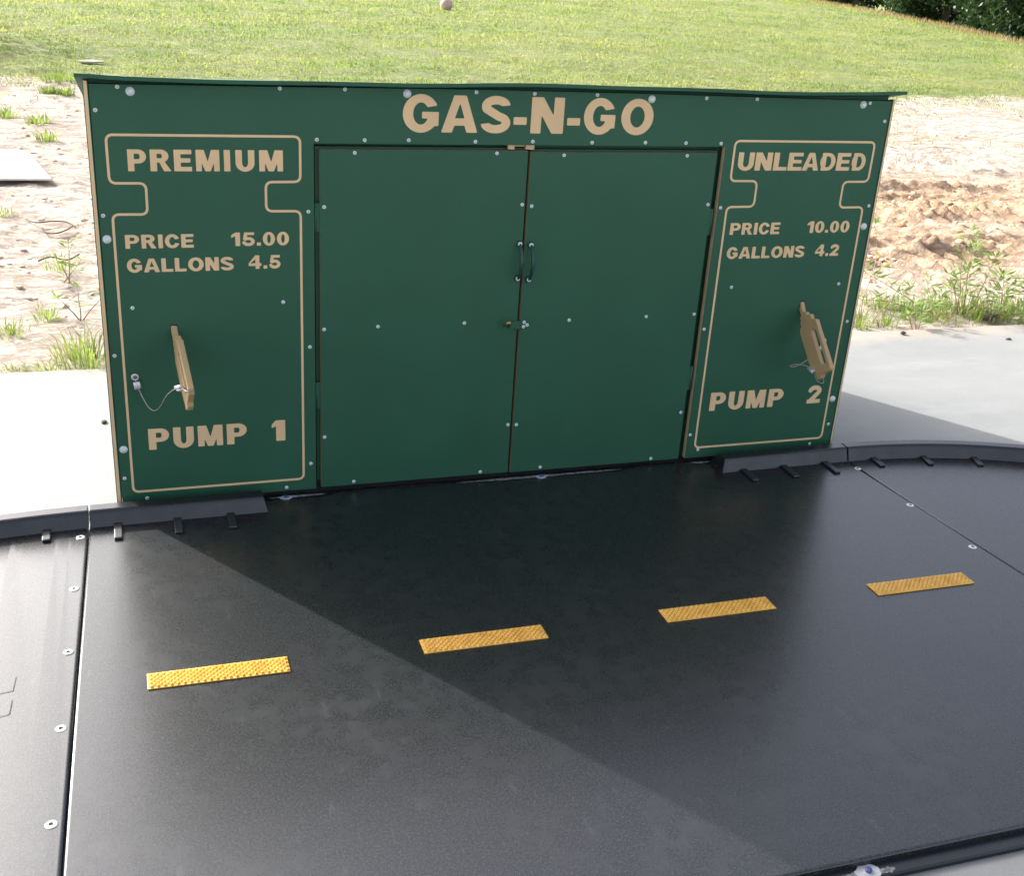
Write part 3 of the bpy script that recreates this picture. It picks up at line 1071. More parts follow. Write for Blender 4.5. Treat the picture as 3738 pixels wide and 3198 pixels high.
# doors
DY = 0.002
for side in (0, 1):
    if side == 0:
        x0, x1, z0, z1 = 0.6055, 1.2160, 0.0135, 1.0535
    else:
        x0, x1, z0, z1 = 1.2245, 1.8340, 0.0115, 1.0500
    mb = MB()
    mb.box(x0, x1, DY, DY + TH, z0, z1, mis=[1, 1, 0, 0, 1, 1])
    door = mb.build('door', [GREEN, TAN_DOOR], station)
    mb = MB()
    if side == 0:
        mb.box(0.5945, 1.2105, DY + TH + .001, DY + TH + .02, 0.03, 1.0595)
    else:
        mb.box(1.2300, 1.8440, DY + TH + .001, DY + TH + .02, 0.03, 1.0560)
    mb.build('backing_frame', GREEN, door)
    if side == 0:
        pts = [(0.7033, 1.0458), (1.1201, 1.0467), (0.6171, 0.8938), (1.2075, 0.8961), (0.6157, 0.5306), (0.7768, 0.533), (1.0454, 0.5329), (0.6159, 0.1838), (1.207, 0.1829), (0.7071, 0.0245), (1.1225, 0.0223)]
    else:
        pts = [(1.3289, 1.0421), (1.7315, 1.0426), (1.2375, 0.8915), (1.8238, 0.8913), (1.3885, 0.5287), (1.6538, 0.5298), (1.8246, 0.5316), (1.2357, 0.1808), (1.8219, 0.1845), (1.3289, 0.0216), (1.7301, 0.0202)]
    for x, z in pts:
        add_screw(SCREW_S, (x, DY, z), door)
    # pull handle
    hx = 1.2065 if side == 0 else 1.2425
    zt, zb = (0.7778, 0.6702) if side == 0 else (0.7741, 0.6661)
    mb = MB()
    path, rad = [], []
    for k in range(17):
        t = k / 16
        zz = zt + (zb - zt) * t
        yy = DY - 0.006 - 0.026 * math.sin(PI * t) ** 0.55
        path.append((hx, yy, zz))
        rad.append(0.0046 + 0.0012 * math.sin(PI * t))
    mb.tube(path, rad, 10)
    for z in (zt, zb):
        mb.lathe([(0.0105, 0), (0.0105, 0.004), (0.0085, 0.0072), (0.0001, 0.0075)], 16, 0, lambda p, z=z: (hx + p[0], DY - p[2], z + p[1]))
    hd = mb.build('handle', GREEN_PAINT, door)
    for z in (zt, zb):
        add_screw(screw_mesh(0.0070), (hx, DY - 0.0076, z), door)
    # hinges
    for zc in ((0.863, 0.321) if side == 0 else (0.835, 0.306)):
        mb = MB()
        xh = 0.5935 if side == 0 else 1.8450
        mb.tube([(xh, DY + .005, zc - .042), (xh, DY + .005, zc + .042)], 0.0036, 10)
        mb.box(xh, xh + (0.013 if side == 0 else -0.012), DY + .0035, DY + .0055, zc - .042, zc + .042)
        mb.build('hinge', GREEN, door)
    if side == 0:
        # staple plate and turn knob on the left door
        mb = MB()
        mb.rbox(1.1580, 1.2000, DY - .0018, DY - .0001, 0.5125, 0.5375, .0006)
        mb.rbox(1.1700, 1.1845, DY - .012, DY - .0018, 0.5185, 0.5240, .0012)
        mb.build('latch_plate', GREEN, door)
        mb = MB()
        mb.lathe([(0.0042, 0), (0.0042, .019), (0.0086, .020), (0.0098, .025), (0.0074, .031), (0.0001, .033)], 14, 0, lambda p: (1.1768 + p[0], DY - .012 - p[2] * .75, 0.5230 + p[1] + p[2] * .45))
        mb.build('latch_knob', BRASS, door)
    else:
        mb = MB()
        mb.rbox(1.2265, 1.2535, DY - .0030, DY - .0001, 0.5085, 0.5345, .0008)
        for dx in range(3):
            mb.tube([(1.2262, DY - .004, 0.5085 + .0088 * dx), (1.2262, DY - .004, 0.5085 + .0088 * dx + .0084)], .0036, 10)
        prof = [(1.2250, 0.5085), (1.2250, 0.5340), (1.2060, 0.5345), (1.1990, 0.5320), (1.1900, 0.5320), (1.1900, 0.5120), (1.1985, 0.5110), (1.2060, 0.5080)][::-1]
        round_prism(mb, [(x, z) for x, z in prof][::-1] if False else prof[::-1], 0.0042, 0.0066, .0008, 2, 0, lambda p: (p[0], DY - p[2], p[1]))
        hp = mb.build('hasp', GREEN, door)
        for x, z in ((1.2375, 0.5290), (1.2480, 0.5195), (1.2362, 0.5140)):
            add_screw(SCREW_S, (x, DY - .0031, z), door)

# boards added behind the front board to stop light leaking through the gaps
mb = MB()
mb.box(0.0140, 2.4300, TH + .003, TH + .03, 1.10, 1.2300)
mb.box(0.50, 0.5940, TH + .022, TH + .06, 0.004, 1.10)
mb.box(1.8450, 1.95, TH + .022, TH + .06, 0.004, 1.10)
mb.box(0.5945, 1.8445, TH + .024, TH + .05, 1.045, 1.10)
mb.build('light_stop_boards', GREEN, station)
# tan stop block above the doors
mb = MB()
mb.box(1.1545, 1.1735, 0.004, 0.016, 1.0580, 1.0706)
mb.box(1.2085, 1.2345, 0.004, 0.016, 1.0580, 1.0706)
mb.box(1.1545, 1.2345, 0.0165, 0.045, 1.0640, 1.0706)
mb.build('door_stop', TAN_EDGE, station)
# board added inside to block light, so the door gaps read dark
mb = MB()
mb.box(0.60, 1.84, 0.30, 0.31, 0.004, 1.06)
mb.build('light_stop_panel', GREEN, station)

# ------------------------------------------------------------------ nozzles
NZ = [(0.0, 0.5613), (-0.0198, 0.5325), (-0.0395, 0.5369), (-0.0476, 0.5300), (-0.0654, 0.5385), (-0.0795, 0.5262), (-0.1017, 0.5324), (-0.1640, 0.4735), (-0.2259, 0.415), (-0.2300, 0.4064), (-0.2270, 0.3980), (-0.1924, 0.3718), (-0.1899, 0.3582), (-0.1760, 0.3470), (-0.1579, 0.3452), (-0.14, 0.3583), (-0.1045, 0.3828), (-0.0387, 0.4466), (-0.0256, 0.46), (-0.0235, 0.4712), (-0.0265, 0.4835), (-0.0175, 0.4909), (-0.0195, 0.5008), (-0.0105, 0.5064), (-0.0152, 0.5174), (-0.0032, 0.5273), (0.0061, 0.538), (0.0066, 0.5534)]
NH = [(-0.0875, 0.4874), (-0.0913, 0.4960), (-0.1040, 0.5014), (-0.1170, 0.4970), (-0.1981, 0.4192), (-0.1963, 0.4080), (-0.1830, 0.4015), (-0.1698, 0.4062)]


def nozzle_body(parent, thick):
    z0 = 0.5600
    out = [(y, z - z0) for y, z in NZ]
    hole = [(y, z - z0) for y, z in NH]
    if sum(out[i][0] * out[(i + 1) % len(out)][1] - out[(i + 1) % len(out)][0] * out[i][1] for i in range(len(out))) < 0:
        out = out[::-1]
    if sum(hole[i][0] * hole[(i + 1) % len(hole)][1] - hole[(i + 1) % len(hole)][0] * hole[i][1] for i in range(len(hole))) > 0:
        hole = hole[::-1]
    mb = MB()
    b = 0.0014
    rings = []
    for l in (out, hole):
        rings.append([(inset(l, b), -thick / 2), (l, -thick / 2 + b), (l, thick / 2 - b), (inset(l, b), thick / 2)])
    for sgn in (0, 3):
        polys = [rings[0][sgn][0], rings[1][sgn][0]]
        flat = [p for l in polys for p in l]
        base = len(mb.v)
        x = rings[0][sgn][1]
        mb.v += [(x, p[0], p[1]) for p in flat]
        for t in tessellate_polygon([[Vector((p[0], p[1], 0)) for p in l] for l in polys]):
            a_, b_, c_ = (np.array(flat[i]) for i in t)
            ccw = (b_[0] - a_[0]) * (c_[1] - a_[1]) - (b_[1] - a_[1]) * (c_[0] - a_[0]) > 0
            if ccw == (sgn == 0):
                t = t[::-1]
            mb.face([base + i for i in t])
    for rg in rings:
        n = len(rg[0][0])
        base = len(mb.v)
        for l, x in rg:
            mb.v += [(x, p[0], p[1]) for p in l]
        for i in range(3):
            for k in range(n):
                k2 = (k + 1) % n
                mb.face([base + i * n + k, base + i * n + k2, base + (i + 1) * n + k2, base + (i + 1) * n + k])
    return mb.build('body', NOZ, parent)


def smooth_path(pts, n=8):
    P_ = [Vector(p) for p in pts]
    out = []
    for i in range(len(P_) - 1):
        p0, p1, p2, p3 = P_[max(i - 1, 0)], P_[i], P_[i + 1], P_[min(i + 2, len(P_) - 1)]
        for k in range(n):
            t = k / n
            out.append(0.5 * ((2 * p1) + (-p0 + p2) * t + (2 * p0 - 5 * p1 + 4 * p2 - p3) * t * t + (-p0 + 3 * p1 - 3 * p2 + p3) * t ** 3))
    out.append(P_[-1])
    return out


def ferrule(parent, a, b, w=0.0062):
    a, b = Vector(a), Vector(b)
    mb = MB()
    d = (b - a).normalized()
    s_ = d.cross(Vector((0, -1, 0))).normalized()
    for k in (-1, 1):
        o_ = s_ * w * .62 * k
        mb.tube([a + o_, a + d * .002 + o_, b - d * .002 + o_, b + o_], [w * .8, w, w, w * .8], 10)
    return mb.build('ferrule', ALU, parent)


def make_nozzle(loc, rz, label, thick, tilt=0.0):
    n = empty('pump_nozzle', loc, label, 'pump nozzle', 'tan toy pump nozzles tethered by wire cables', 0)
    b = nozzle_body(n, thick)
    b.rotation_euler = (tilt, 0, rz)
    return n


nz1 = make_nozzle((0.1905, 0.0, 0.5600), R(6.0), 'tan toy pump nozzle hanging edge-on below PREMIUM, its wire cable drooping left', 0.0165, R(-12))
z0 = 0.56
L0 = Vector((0.1905, 0, z0))
mb = MB()
mb.lathe([(0.0055, .0035), (0.0105, .0020), (0.0112, .0050), (0.0085, .0085), (0.0055, .0075)], 18, 0, lambda p: (0.0762 - L0.x + p[0], -p[2], 0.4134 - z0 + p[1]))
mb.build('eyelet', STEEL, nz1)
mb = MB()
mb.lathe([(0.0055, .001), (0.0050, .0060), (0.0001, .0075)], 12, 0, lambda p: (0.0762 - L0.x + p[0], -p[2], 0.4134 - z0 + p[1]))
mb.build('eyelet_screw', BRASS, nz1)
lc = lambda x, y, z: (x - L0.x, y, z - z0)
ferrule(nz1, lc(0.0785, -.009, 0.4010), lc(0.0822, -.011, 0.3800))
mb = MB()
mb.tube(smooth_path([lc(0.0765, -0.008, 0.406), lc(0.082, -0.012, 0.381), lc(0.0862, -0.014, 0.3723), lc(0.0914, -0.017, 0.3588), lc(0.1061, -0.03, 0.3313), lc(0.1215, -0.05, 0.3257), lc(0.1385, -0.08, 0.3493), lc(0.1541, -0.13, 0.3975), lc(0.1688, -0.17, 0.4293), lc(0.1815, -0.2, 0.4478)]), 0.0019, 8)
mb.build('cable', CABLE, nz1)
ferrule(nz1, lc(0.1815, -0.2, 0.4478), lc(0.1954, -0.224, 0.4584))
mb = MB()
mb.tube(smooth_path([lc(0.194, -0.222, 0.4577), lc(0.1971, -0.238, 0.4599), lc(0.2068, -0.262, 0.461), lc(0.2189, -0.262, 0.4625), lc(0.2236, -0.25, 0.4629), lc(0.2205, -0.236, 0.4609), lc(0.2065, -0.226, 0.459), lc(0.195, -0.22, 0.4569)]), 0.0016, 8)
mb.build('cable_loop', CABLE, nz1)

nz2 = make_nozzle((2.2231, 0.0, 0.5600), R(0), 'tan toy pump nozzle with finger slot seen side-on below UNLEADED', 0.0145)
lc = lambda x, y, z: (x - 2.2231, y, z - z0)
mb = MB()
mb.lathe([(0.0055, .0035), (0.0105, .0020), (0.0112, .0050), (0.0085, .0085), (0.0055, .0075)], 18, 0, lambda p: (2.3285 - 2.2231 + p[0], -p[2], 0.4180 - z0 + p[1]))
mb.build('eyelet', STEEL, nz2)
ferrule(nz2, lc(2.3262, -.010, 0.4095), lc(2.3185, -.012, 0.3895))
mb = MB()
mb.tube(smooth_path([lc(2.3270, -.009, 0.4120), lc(2.3170, -.014, 0.3860), lc(2.2980, -.020, 0.3780), lc(2.2700, -.030, 0.3700), lc(2.2360, -.045, 0.3590), lc(2.1990, -.055, 0.3500), lc(2.1760, -.060, 0.3545), lc(2.1930, -.070, 0.3640), lc(2.2200, -.090, 0.3640), lc(2.2330, -.115, 0.3600)]), 0.0018, 8)
mb.build('cable', CABLE, nz2)
ferrule(nz2, lc(2.2120, -.118, 0.3690), lc(2.2130, -.150, 0.3640), 0.0060)
mb = MB()
mb.tube(smooth_path([lc(2.2130, -.148, 0.3640), lc(2.2140, -.160, 0.3660), lc(2.2235, -.162, 0.3690), lc(2.2340, -.165, 0.3620), lc(2.2340, -.182, 0.3430), lc(2.2231, -.190, 0.3400), lc(2.2120, -.180, 0.3440), lc(2.2120, -.152, 0.3620)]), 0.0015, 8)
mb.build('cable_loop', CABLE, nz2)

# ------------------------------------------------------------------ road sheets
RT = 0.0
FLZ = -0.017
FLB = -0.0035
YB, YF = -0.034, -1.816


def seamL(y):
    return -0.0765 + (y / -1.82) * -0.045


def seamR(y):
    return 2.434 + (y / -1.82) * 0.165


GAP = 0.0018


def back_edge(x):
    e = YB - .002 + 0.031 * (sstep(.60, .70, np.array(x)) * (1 - sstep(.98, 1.15, np.array(x))) + sstep(1.55, 1.72, np.array(x)) * (1 - sstep(1.86, 1.95, np.array(x)))).item()
    return e + 0.0022 * math.sin(x * 23) + .0012 * math.sin(x * 51)


mid_poly = [(seamL(YF) + GAP, YF), (seamR(YF) - GAP, YF), (seamR(YB) - GAP, YB)] + [(x, back_edge(x)) for x in np.linspace(2.3, .1, 67)] + [(seamL(YB) + GAP, YB)]
mb = MB()
round_prism(mb, mid_poly, SLAB_Z + .002, RT, 0.0062, 4)
road = mb.build('road', ROAD)
tag(road, None, None, kind='structure')
# low mounting flanges along both long sides
mb = MB()
round_prism(mb, [(seamL(0) + .004, YB + .0005), (2.43, YB + .0005), (2.43, 0.012), (seamL(0) + .004, 0.012)], SLAB_Z + .001, FLB, 0.002, 2)
mb.build('flange', KERB, road)
mb = MB()
round_prism(mb, [(seamL(YF) + .004, YF - 0.034), (2.6, YF - 0.034), (2.6, YF + .004), (seamL(YF) + .004, YF + .004)], SLAB_Z + .001, FLZ, 0.003, 2)
mb.build('flange', KERB, road)

# anchor bolts with blue heads and drilling dust
def anchor(x, y, z, dust, seed):
    mb = MB()
    mb.lathe([(0.011, 0), (0.011, .002), (0.0075, .0022), (0.0070, .0072), (0.0040, .0080), (0.0001, .0082)], 14, 0, lambda p: (x + p[0], y + p[1], z + p[2]), [1, 1, 0, 0, 0])
    mb.build('anchor_bolt', [BLUE, CHALK], road)
    rn = random.Random(seed)
    mb = MB()
    n = 22
    pts = []
    for k in range(n):
        a = 2 * PI * k / n
        rr = dust * (0.88 + 0.24 * rn.random())
        pts.append((x + rr * math.cos(a) * 1.15, y + rr * math.sin(a) * 0.8))
    round_prism(mb, pts, z - .001, z + .0012, .0008, 1)
    mb.build('drilling_dust', CHALK, road)


anchor(0.4930, -0.0170, FLB, 0.017, 1)
anchor(1.3284, -0.0190, FLB, 0.017, 2)
anchor(1.3815, -1.8330, FLZ, 0.024, 3)
# pale scrapes of dust along the back flange
mb = MB()
rn = random.Random(9)
for (xa, xb, ya) in ((0.44, 0.62, -0.012), (1.02, 1.62, -0.014), (1.86, 1.95, -0.012), (1.32, 1.36, -1.835), (1.40, 1.44, -1.838)):
    k = 14
    top_, bot = [], []
    for i in range(k + 1):
        t = i / k
        wv = 0.008 * math.sin(PI * t) ** .6 * (0.6 + 0.7 * rn.random()) + .0004
        top_.append((xa + (xb - xa) * t, ya + wv * .8))
        bot.append((xa + (xb - xa) * t, ya - wv))
    b = len(mb.v)
    zz = (FLB if ya > -1 else FLZ) + .0006
    mb.v += [(p[0], p[1], zz) for p in top_] + [(p[0], p[1], zz) for p in bot]
    for i in range(k):
        mb.face([b + i, b + k + 1 + i, b + k + 2 + i, b + i + 1])
sm, snt, sb = new_mat('dust_smear')
sb.inputs['Roughness'].default_value = 0.9
snt.links.new(ramp(snt, noise(snt, 60, 5, .7), [(.35, (.06, .06, .062)), (.62, (.30, .30, .31))]), sb.inputs['Base Color'])
mb.build('dust_smear', sm, road)

# side sheets, both curving away
RCX, RCY, RR = 2.46, -1.770, 1.736
arc_pts = [(RCX + RR * math.sin(R(a)), RCY + RR * math.cos(R(a))) for a in np.linspace(0.4, 80, 26)]
poly = [(seamR(YF) + GAP, YF), (3.10, -1.80)] + [(RCX + RR * math.sin(R(80)) - .02, RCY + .2)] + arc_pts[::-1] + [(seamR(YB) + GAP, YB)]
poly = [p for i, p in enumerate(poly) if i == 0 or math.dist(p, poly[i - 1]) > 1e-3]
mb = MB()
round_prism(mb, poly, SLAB_Z + .002, RT, 0.0062, 4)
road_r = mb.build('road', ROAD)
tag(road_r, None, None, kind='structure')
LR = 3.2
arc_l = [(-0.15 - LR * math.sin(R(a)), YB - LR + LR * math.cos(R(a))) for a in np.linspace(0.3, 28, 14)]
poly = [(seamL(YF) - GAP, YF), (seamL(YB) - GAP, YB), (-0.13, YB)] + arc_l + [(arc_l[-1][0] + .25, YF - .25), (-0.6, YF - .03)]
def sag(x, y):
    """the left sheet bows down away from its screwed edge"""
    d = np.clip(seamL(y) - x, 0, 0.42)
    return -0.024 * (np.sqrt(d * d + 0.035 ** 2) - 0.035) if d < 0.30 else sag_end - 0.02 * float(np.sin((d - .30) / .12 * PI / 2)) * .25


sag_end = -0.024 * (math.sqrt(.30 ** 2 + 0.035 ** 2) - 0.035)
mb = MB()
round_prism(mb, poly, -0.012, RT, 0.0062, 4)
road_l = mb.build('road', ROAD)
bm = bmesh.new()
bm.from_mesh(road_l.data)
for d in (.005, .01, .015, .02, .025, .03, .035, .04, .047, .055, .06, .07, .08, .095, .11, .13, .15, .175, .20, .23, .26, .285, .31, .34, .38, .42):
    bmesh.ops.bisect_plane(bm, geom=bm.verts[:] + bm.edges[:] + bm.faces[:], plane_co=(seamL(0) - d, 0, 0), plane_no=Vector((1, -0.045 / 1.82, 0)).normalized())
for v in bm.verts:
    v.co.z += sag(v.co.x, v.co.y)
bm.to_mesh(road_l.data)
bm.free()
for p in road_l.data.polygons:
    p.use_smooth = abs(p.normal.z) > .9 or p.use_smooth
tag(road_l, None, None, kind='structure')

for x, y in ((-0.098, -0.164), (-0.109, -0.448), (-0.116, -0.743), (-0.124, -1.039), (-0.133, -1.34)):
    add_screw(SCREW_R, (x - 0.0025, y, 0.0004 + sag(x - .0025, y)), road_l, 'screw', (0, 0.02, y * 7))
for x, y in ((2.449, -0.167), (2.460, -0.456), (2.478, -0.747), (2.500, -1.04)):
    add_screw(SCREW_R, (x - 0.0035, y, 0.0002), road, 'screw', (0, 0, y * 5))

# engraved turn arrow on the left sheet (its right ends show)
def groove(pts, w):
    mb = MB()
    for (a, b) in zip(pts[:-1], pts[1:]):
        a, b = Vector((*a, 0)), Vector((*b, 0))
        n_ = (b - a).cross(Vector((0, 0, 1))).normalized() * w / 2
        base = len(mb.v)
        e = (b - a).normalized() * w * .3
        mb.v += [tuple(Vector((p.x, p.y, 0.0006))) for p in (a - n_ - e, b - n_ + e, b + n_ + e, a + n_ - e)]
        mb.face([base, base + 1, base + 2, base + 3])
    return mb


for k, pts in enumerate(([(-0.230, -0.817), (-0.2335, -0.8715), (-0.290, -0.8795), (-0.40, -0.895)], [(-0.2330, -0.907), (-0.2348, -0.955), (-0.2385, -0.9605), (-0.29, -0.967), (-0.40, -0.982)])):
    mb = groove(pts, 0.0020)
    mb.v = [(x, y, z + k * 0.0001) for x, y, z in mb.v]
    # consecutive segments step apart so no faces share a plane
    for i in range(len(pts) - 1):
        for j in range(4):
            x, y, z = mb.v[i * 4 + j]
            mb.v[i * 4 + j] = (x, y, z + i * 0.00015)
    mb.v = [(x, y, z + sag(x, y) + .0004) for x, y, z in mb.v]
    mb.build('groove', DARK, road_l)

# ------------------------------------------------------------------ kerbs
KH = 0.046


def kerb(path, name, label, group, end_a=False, end_b=False, tabs=()):
    """trapezoid kerb swept along the path of its front foot; outward normal is to the left of travel"""
    prof = [(0, 0), (0.0135, KH - .010), (0.0170, KH - .003), (0.0240, KH), (0.0560, KH), (0.0630, KH - .003), (0.0665, KH - .010), (0.092, 0)]
    n = len(prof)
    P_ = [Vector((*p, 0)) for p in path]
    # resample ends so that the cap can lean in
    root_mb = MB()
    rows = []
    tot = sum((P_[i + 1] - P_[i]).length for i in range(len(P_) - 1))
    d = 0
    samples = []
    for i, p in enumerate(P_):
        t = (P_[min(i + 1, len(P_) - 1)] - P_[max(i - 1, 0)]).normalized()
        samples.append((p, t))
    for i, (p, t) in enumerate(samples):
        nrm = Vector((-t.y, t.x, 0))
        row = []
        for (o_, h_) in prof:
            lean = 0
            if i == 0 and end_a:
                lean = 0.012 * h_ / KH
            if i == len(samples) - 1 and end_b:
                lean = -0.012 * h_ / KH
            q = p + nrm * o_ + t * lean
            row.append((q.x, q.y, h_ + RT))
        rows.append(row)
    b = 0
    for row in rows:
        root_mb.v += row
    for i in range(len(rows) - 1):
        for k in range(n - 1):
            root_mb.face([i * n + k, i * n + k + 1, (i + 1) * n + k + 1, (i + 1) * n + k][::-1], 0, False)
    root_mb.face([k for k in range(n)][::1])
    root_mb.face([(len(rows) - 1) * n + k for k in range(n)][::-1])
    o = root_mb.build(name, KERB)
    tag(o, label, 'kerb', group)
    # fix orientation
    bm = bmesh.new()
    bm.from_mesh(o.data)
    bmesh.ops.recalc_face_normals(bm, faces=bm.faces[:])
    ed = [e for e in bm.edges if len(e.link_faces) == 2 and e.calc_face_angle() > 0.5 and abs(e.verts[0].co.z + e.verts[1].co.z) > .02]
    if ed:
        bmesh.ops.bevel(bm, geom=ed, offset=0.0022, segments=2, affect='EDGES', profile=0.5)
    bm.to_mesh(o.data)
    bm.free()
    for (x, y, ang, ln) in tabs:
        tb = MB()
        tb.rbox(-0.0115, 0.0115, -ln, 0.006, 0.0004, 0.0085, 0.0028)
        q = tb.build('foot_tab', TABM, o)
        q.location = (x, y, 0)
        q.rotation_euler = (0, 0, ang)
    return o


GK = 'black plastic kerb sections along the road edge'
kerb([(-0.0755, -0.1125), (0.06, -0.1105), (0.20, -0.1095), (0.31, -0.109), (0.428, -0.1085)], 'kerb', 'straight black kerb section ending under PREMIUM pump panel, half in sun', GK, False, True,
     [(0.0005, -0.112, 0.0, 0.088), (0.166, -0.112, 0.0, 0.084), (0.318, -0.112, 0, 0.084)])
kerb([(1.948, -0.1125), (2.06, -0.111), (2.20, -0.109), (2.32, -0.108), (2.4435, -0.107)], 'kerb', 'straight black kerb section in shade, ending under UNLEADED pump panel', GK, True, False,
     [(2.030, -0.112, 0, 0.084), (2.186, -0.112, 0.0, 0.084), (2.350, -0.110, 0.0, 0.082)])
arc_k = [(RCX + 1.662 * math.sin(R(a)), RCY + 1.662 * math.cos(R(a))) for a in np.linspace(-0.45, 62, 36)]
tb = []
for xx in (2.548, 2.742, 2.928, 3.12, 3.33):
    a = math.asin((xx - RCX) / 1.662)
    tb.append((RCX + 1.662 * math.sin(a), RCY + 1.662 * math.cos(a), -a, 0.062))
kerb(arc_k, 'kerb', 'curved black kerb section bending round beyond the station', GK, False, False, tb)
arc_kl = [(-0.11 - 3.12 * math.sin(R(a)), -0.1125 - 3.12 + 3.12 * math.cos(R(a))) for a in np.linspace(24, 0.0, 16)] + [(-0.0790, -0.1125)]
kl = kerb(arc_kl, 'kerb', 'gently curved black kerb section in full sun, leftmost along the road', GK, False, False,
     [(-0.1915, -0.1135, 0.02, 0.058), (-0.46, -0.132, 0.11, 0.058)])
for v in kl.data.vertices:
    v.co.z += sag(v.co.x, v.co.y)
for q in kl.children:
    q.location.z = sag(q.location.x, q.location.y) + .0006
    q.rotation_euler.y = -0.06

# ------------------------------------------------------------------ yellow road dashes
def dash_mesh():
    L, w = 0.3231, 0.0617
    mb = MB()
    mb.rbox(0, L, -w, 0, 0.0004, 0.0032, 0.0008)
    # diamond rows of raised studs
    nxs, nys = 22, 4
    for j in range(nys * 2 - 1):
        for i in range(nxs - (j % 2)):
            cx = L * (i + 0.5 + 0.5 * (j % 2)) / nxs
            cy = -w * (j * 0.5 + 0.5) / nys
            if j % 2 and not (0 < cx < L):
                continue
            b = len(mb.v)
            a_, c_ = L / nxs * 0.47, w / nys * 0.47
            ring1 = [(cx - a_, cy), (cx, cy - c_), (cx + a_, cy), (cx, cy + c_)]
            mb.v += [(x, y, 0.0031) for x, y in ring1]
            mb.v += [(cx + (x - cx) * .5, cy + (y - cy) * .5, 0.0068) for x, y in ring1]
            for k in range(4):
                k2 = (k + 1) % 4
                mb.face([b + k, b + k2, b + 4 + k2, b + 4 + k])
            mb.face([b + 4, b + 5, b + 6, b + 7])
    return mb


dash0 = dash_mesh().build('road_marking', YELLOW)
GD = 'yellow studded dashes down the middle of the road'
for i, (x, y, lab) in enumerate(((0.0557, -0.8775, 'yellow studded road dash lying wholly in sunlight'), (0.7054, -0.8770, 'yellow studded road dash just inside the shadow edge'), (1.3613, -0.8765, 'yellow studded road dash in shade, second from the right'), (2.0077, -0.8775, 'yellow studded road dash beside the right-hand road seam'))):
    d_ = dash0 if i == 0 else copy_obj(dash0)
    d_.location = (x, y, 0)
    tag(d_, lab, 'road marking', GD)


# ------------------------------------------------------------------ plants
def leaf(mb, base, d, ln, wd, rn, droop=0.4, mi=0):
    d = d.normalized()
    side = d.cross(Vector((0, 0, 1)))
    if side.length < 1e-3:
        side = Vector((1, 0, 0))
    side.normalize()
    side = (side * math.cos(rn.uniform(-.8, .8)) + d.cross(side) * math.sin(rn.uniform(-.8, .8))).normalized()
    b = len(mb.v)
    p1 = base + d * ln * .45 + Vector((0, 0, -droop * ln * .08))
    p2 = base + d * ln + Vector((0, 0, -droop * ln * .45))
    nrm = d.cross(side) * wd * .18
    mb.v += [tuple(base), tuple(p1 + side * wd / 2 + nrm), tuple(p1), tuple(p1 - side * wd / 2 + nrm), tuple(p2)]
    mb.face([b, b + 1, b + 2], mi)
    mb.face([b, b + 2, b + 3], mi)
    mb.face([b + 1, b + 4, b + 2], mi)
    mb.face([b + 2, b + 4, b + 3], mi)


def blade(mb, base, a, lean, h, w, mi=0):
    d = Vector((math.cos(a), math.sin(a), 0))
    s_ = Vector((-d.y, d.x, 0)) * w / 2
    b = len(mb.v)
    p1 = base + d * h * lean * .30 + Vector((0, 0, h * .55))
    p2 = base + d * h * lean + Vector((0, 0, h * (1 - .35 * lean)))
    mb.v += [tuple(base - s_), tuple(base + s_), tuple(p1 + s_ * .8), tuple(p1 - s_ * .8), tuple(p2)]
    mb.face([b, b + 1, b + 2, b + 3], mi)
    mb.face([b + 3, b + 2, b + 4], mi)


def tuft(x, y, r, h, n, seed, label, group='grass tufts on the bare sand', w=0.006, cat='grass tuft'):
    rn = random.Random(seed)
    mb = MB()
    for _ in range(n):
        a = rn.uniform(0, 2 * PI)
        rr = r * rn.random() ** .7
        blade(mb, Vector((rr * math.cos(a), rr * math.sin(a), -0.01)), a + rn.uniform(-.8, .8), rn.uniform(.25, 1.0), h * rn.uniform(.45, 1.0), w * rn.uniform(.6, 1.2))
    o = mb.build('grass_tuft', TUFT)
    o.location = (x, y, gz(x, y))
    return tag(o, label, cat, group)


def weed(x, y, stems, seed, label, group='leafy weeds on the bare sand', leaf_len=.07, leaf_w=.016, dens=60):
    """stems: list of (lean azimuth, lean amount, length)"""
    rn = random.Random(seed)
    root = empty('weed', (x, y, gz(x, y)), label, 'weed', group)
    ms, ml = MB(), MB()
    for (az, ln_, L) in stems:
        d = Vector((math.cos(az) * ln_, math.sin(az) * ln_, 1)).normalized()
        p = Vector((rn.uniform(-.04, .04), rn.uniform(-.04, .04), -0.01))
        pts, rads = [p.copy()], [0.0036]
        k = max(5, int(L / .06))
        for i in range(k):
            d = (d + Vector((rn.uniform(-.16, .16), rn.uniform(-.16, .16), .06 * (1 - ln_) - .03 * ln_))).normalized()
            p = p + d * L / k
            p.z = max(p.z, .01)
            pts.append(p.copy())
            rads.append(0.0036 * (1 - .75 * (i + 1) / k))
        ms.tube(pts, rads, 5)
        for q in range(int(L * dens)):
            t = rn.uniform(.12, 1) ** .75
            i = min(int(t * k), k - 1)
            pp = pts[i].lerp(pts[i + 1], t * k - i)
            a = rn.uniform(0, 2 * PI)
            dd = Vector((math.cos(a), math.sin(a), rn.uniform(.0, 1.1)))
            # short side twig
            tip = pp + dd.normalized() * rn.uniform(.005, .05)
            s = rn.uniform(.6, 1.15)
            leaf(ml, tip, dd, leaf_len * s, leaf_w * s, rn, rn.uniform(.2, .9))
        for q in range(4):
            a = rn.uniform(0, 2 * PI)
            leaf(ml, pts[-1], Vector((math.cos(a), math.sin(a), 1.0)), leaf_len * .8, leaf_w * .8, rn, .3)
    ms.build('stem', STEM, root)
    ml.build('foliage', WEED, root)
    return root


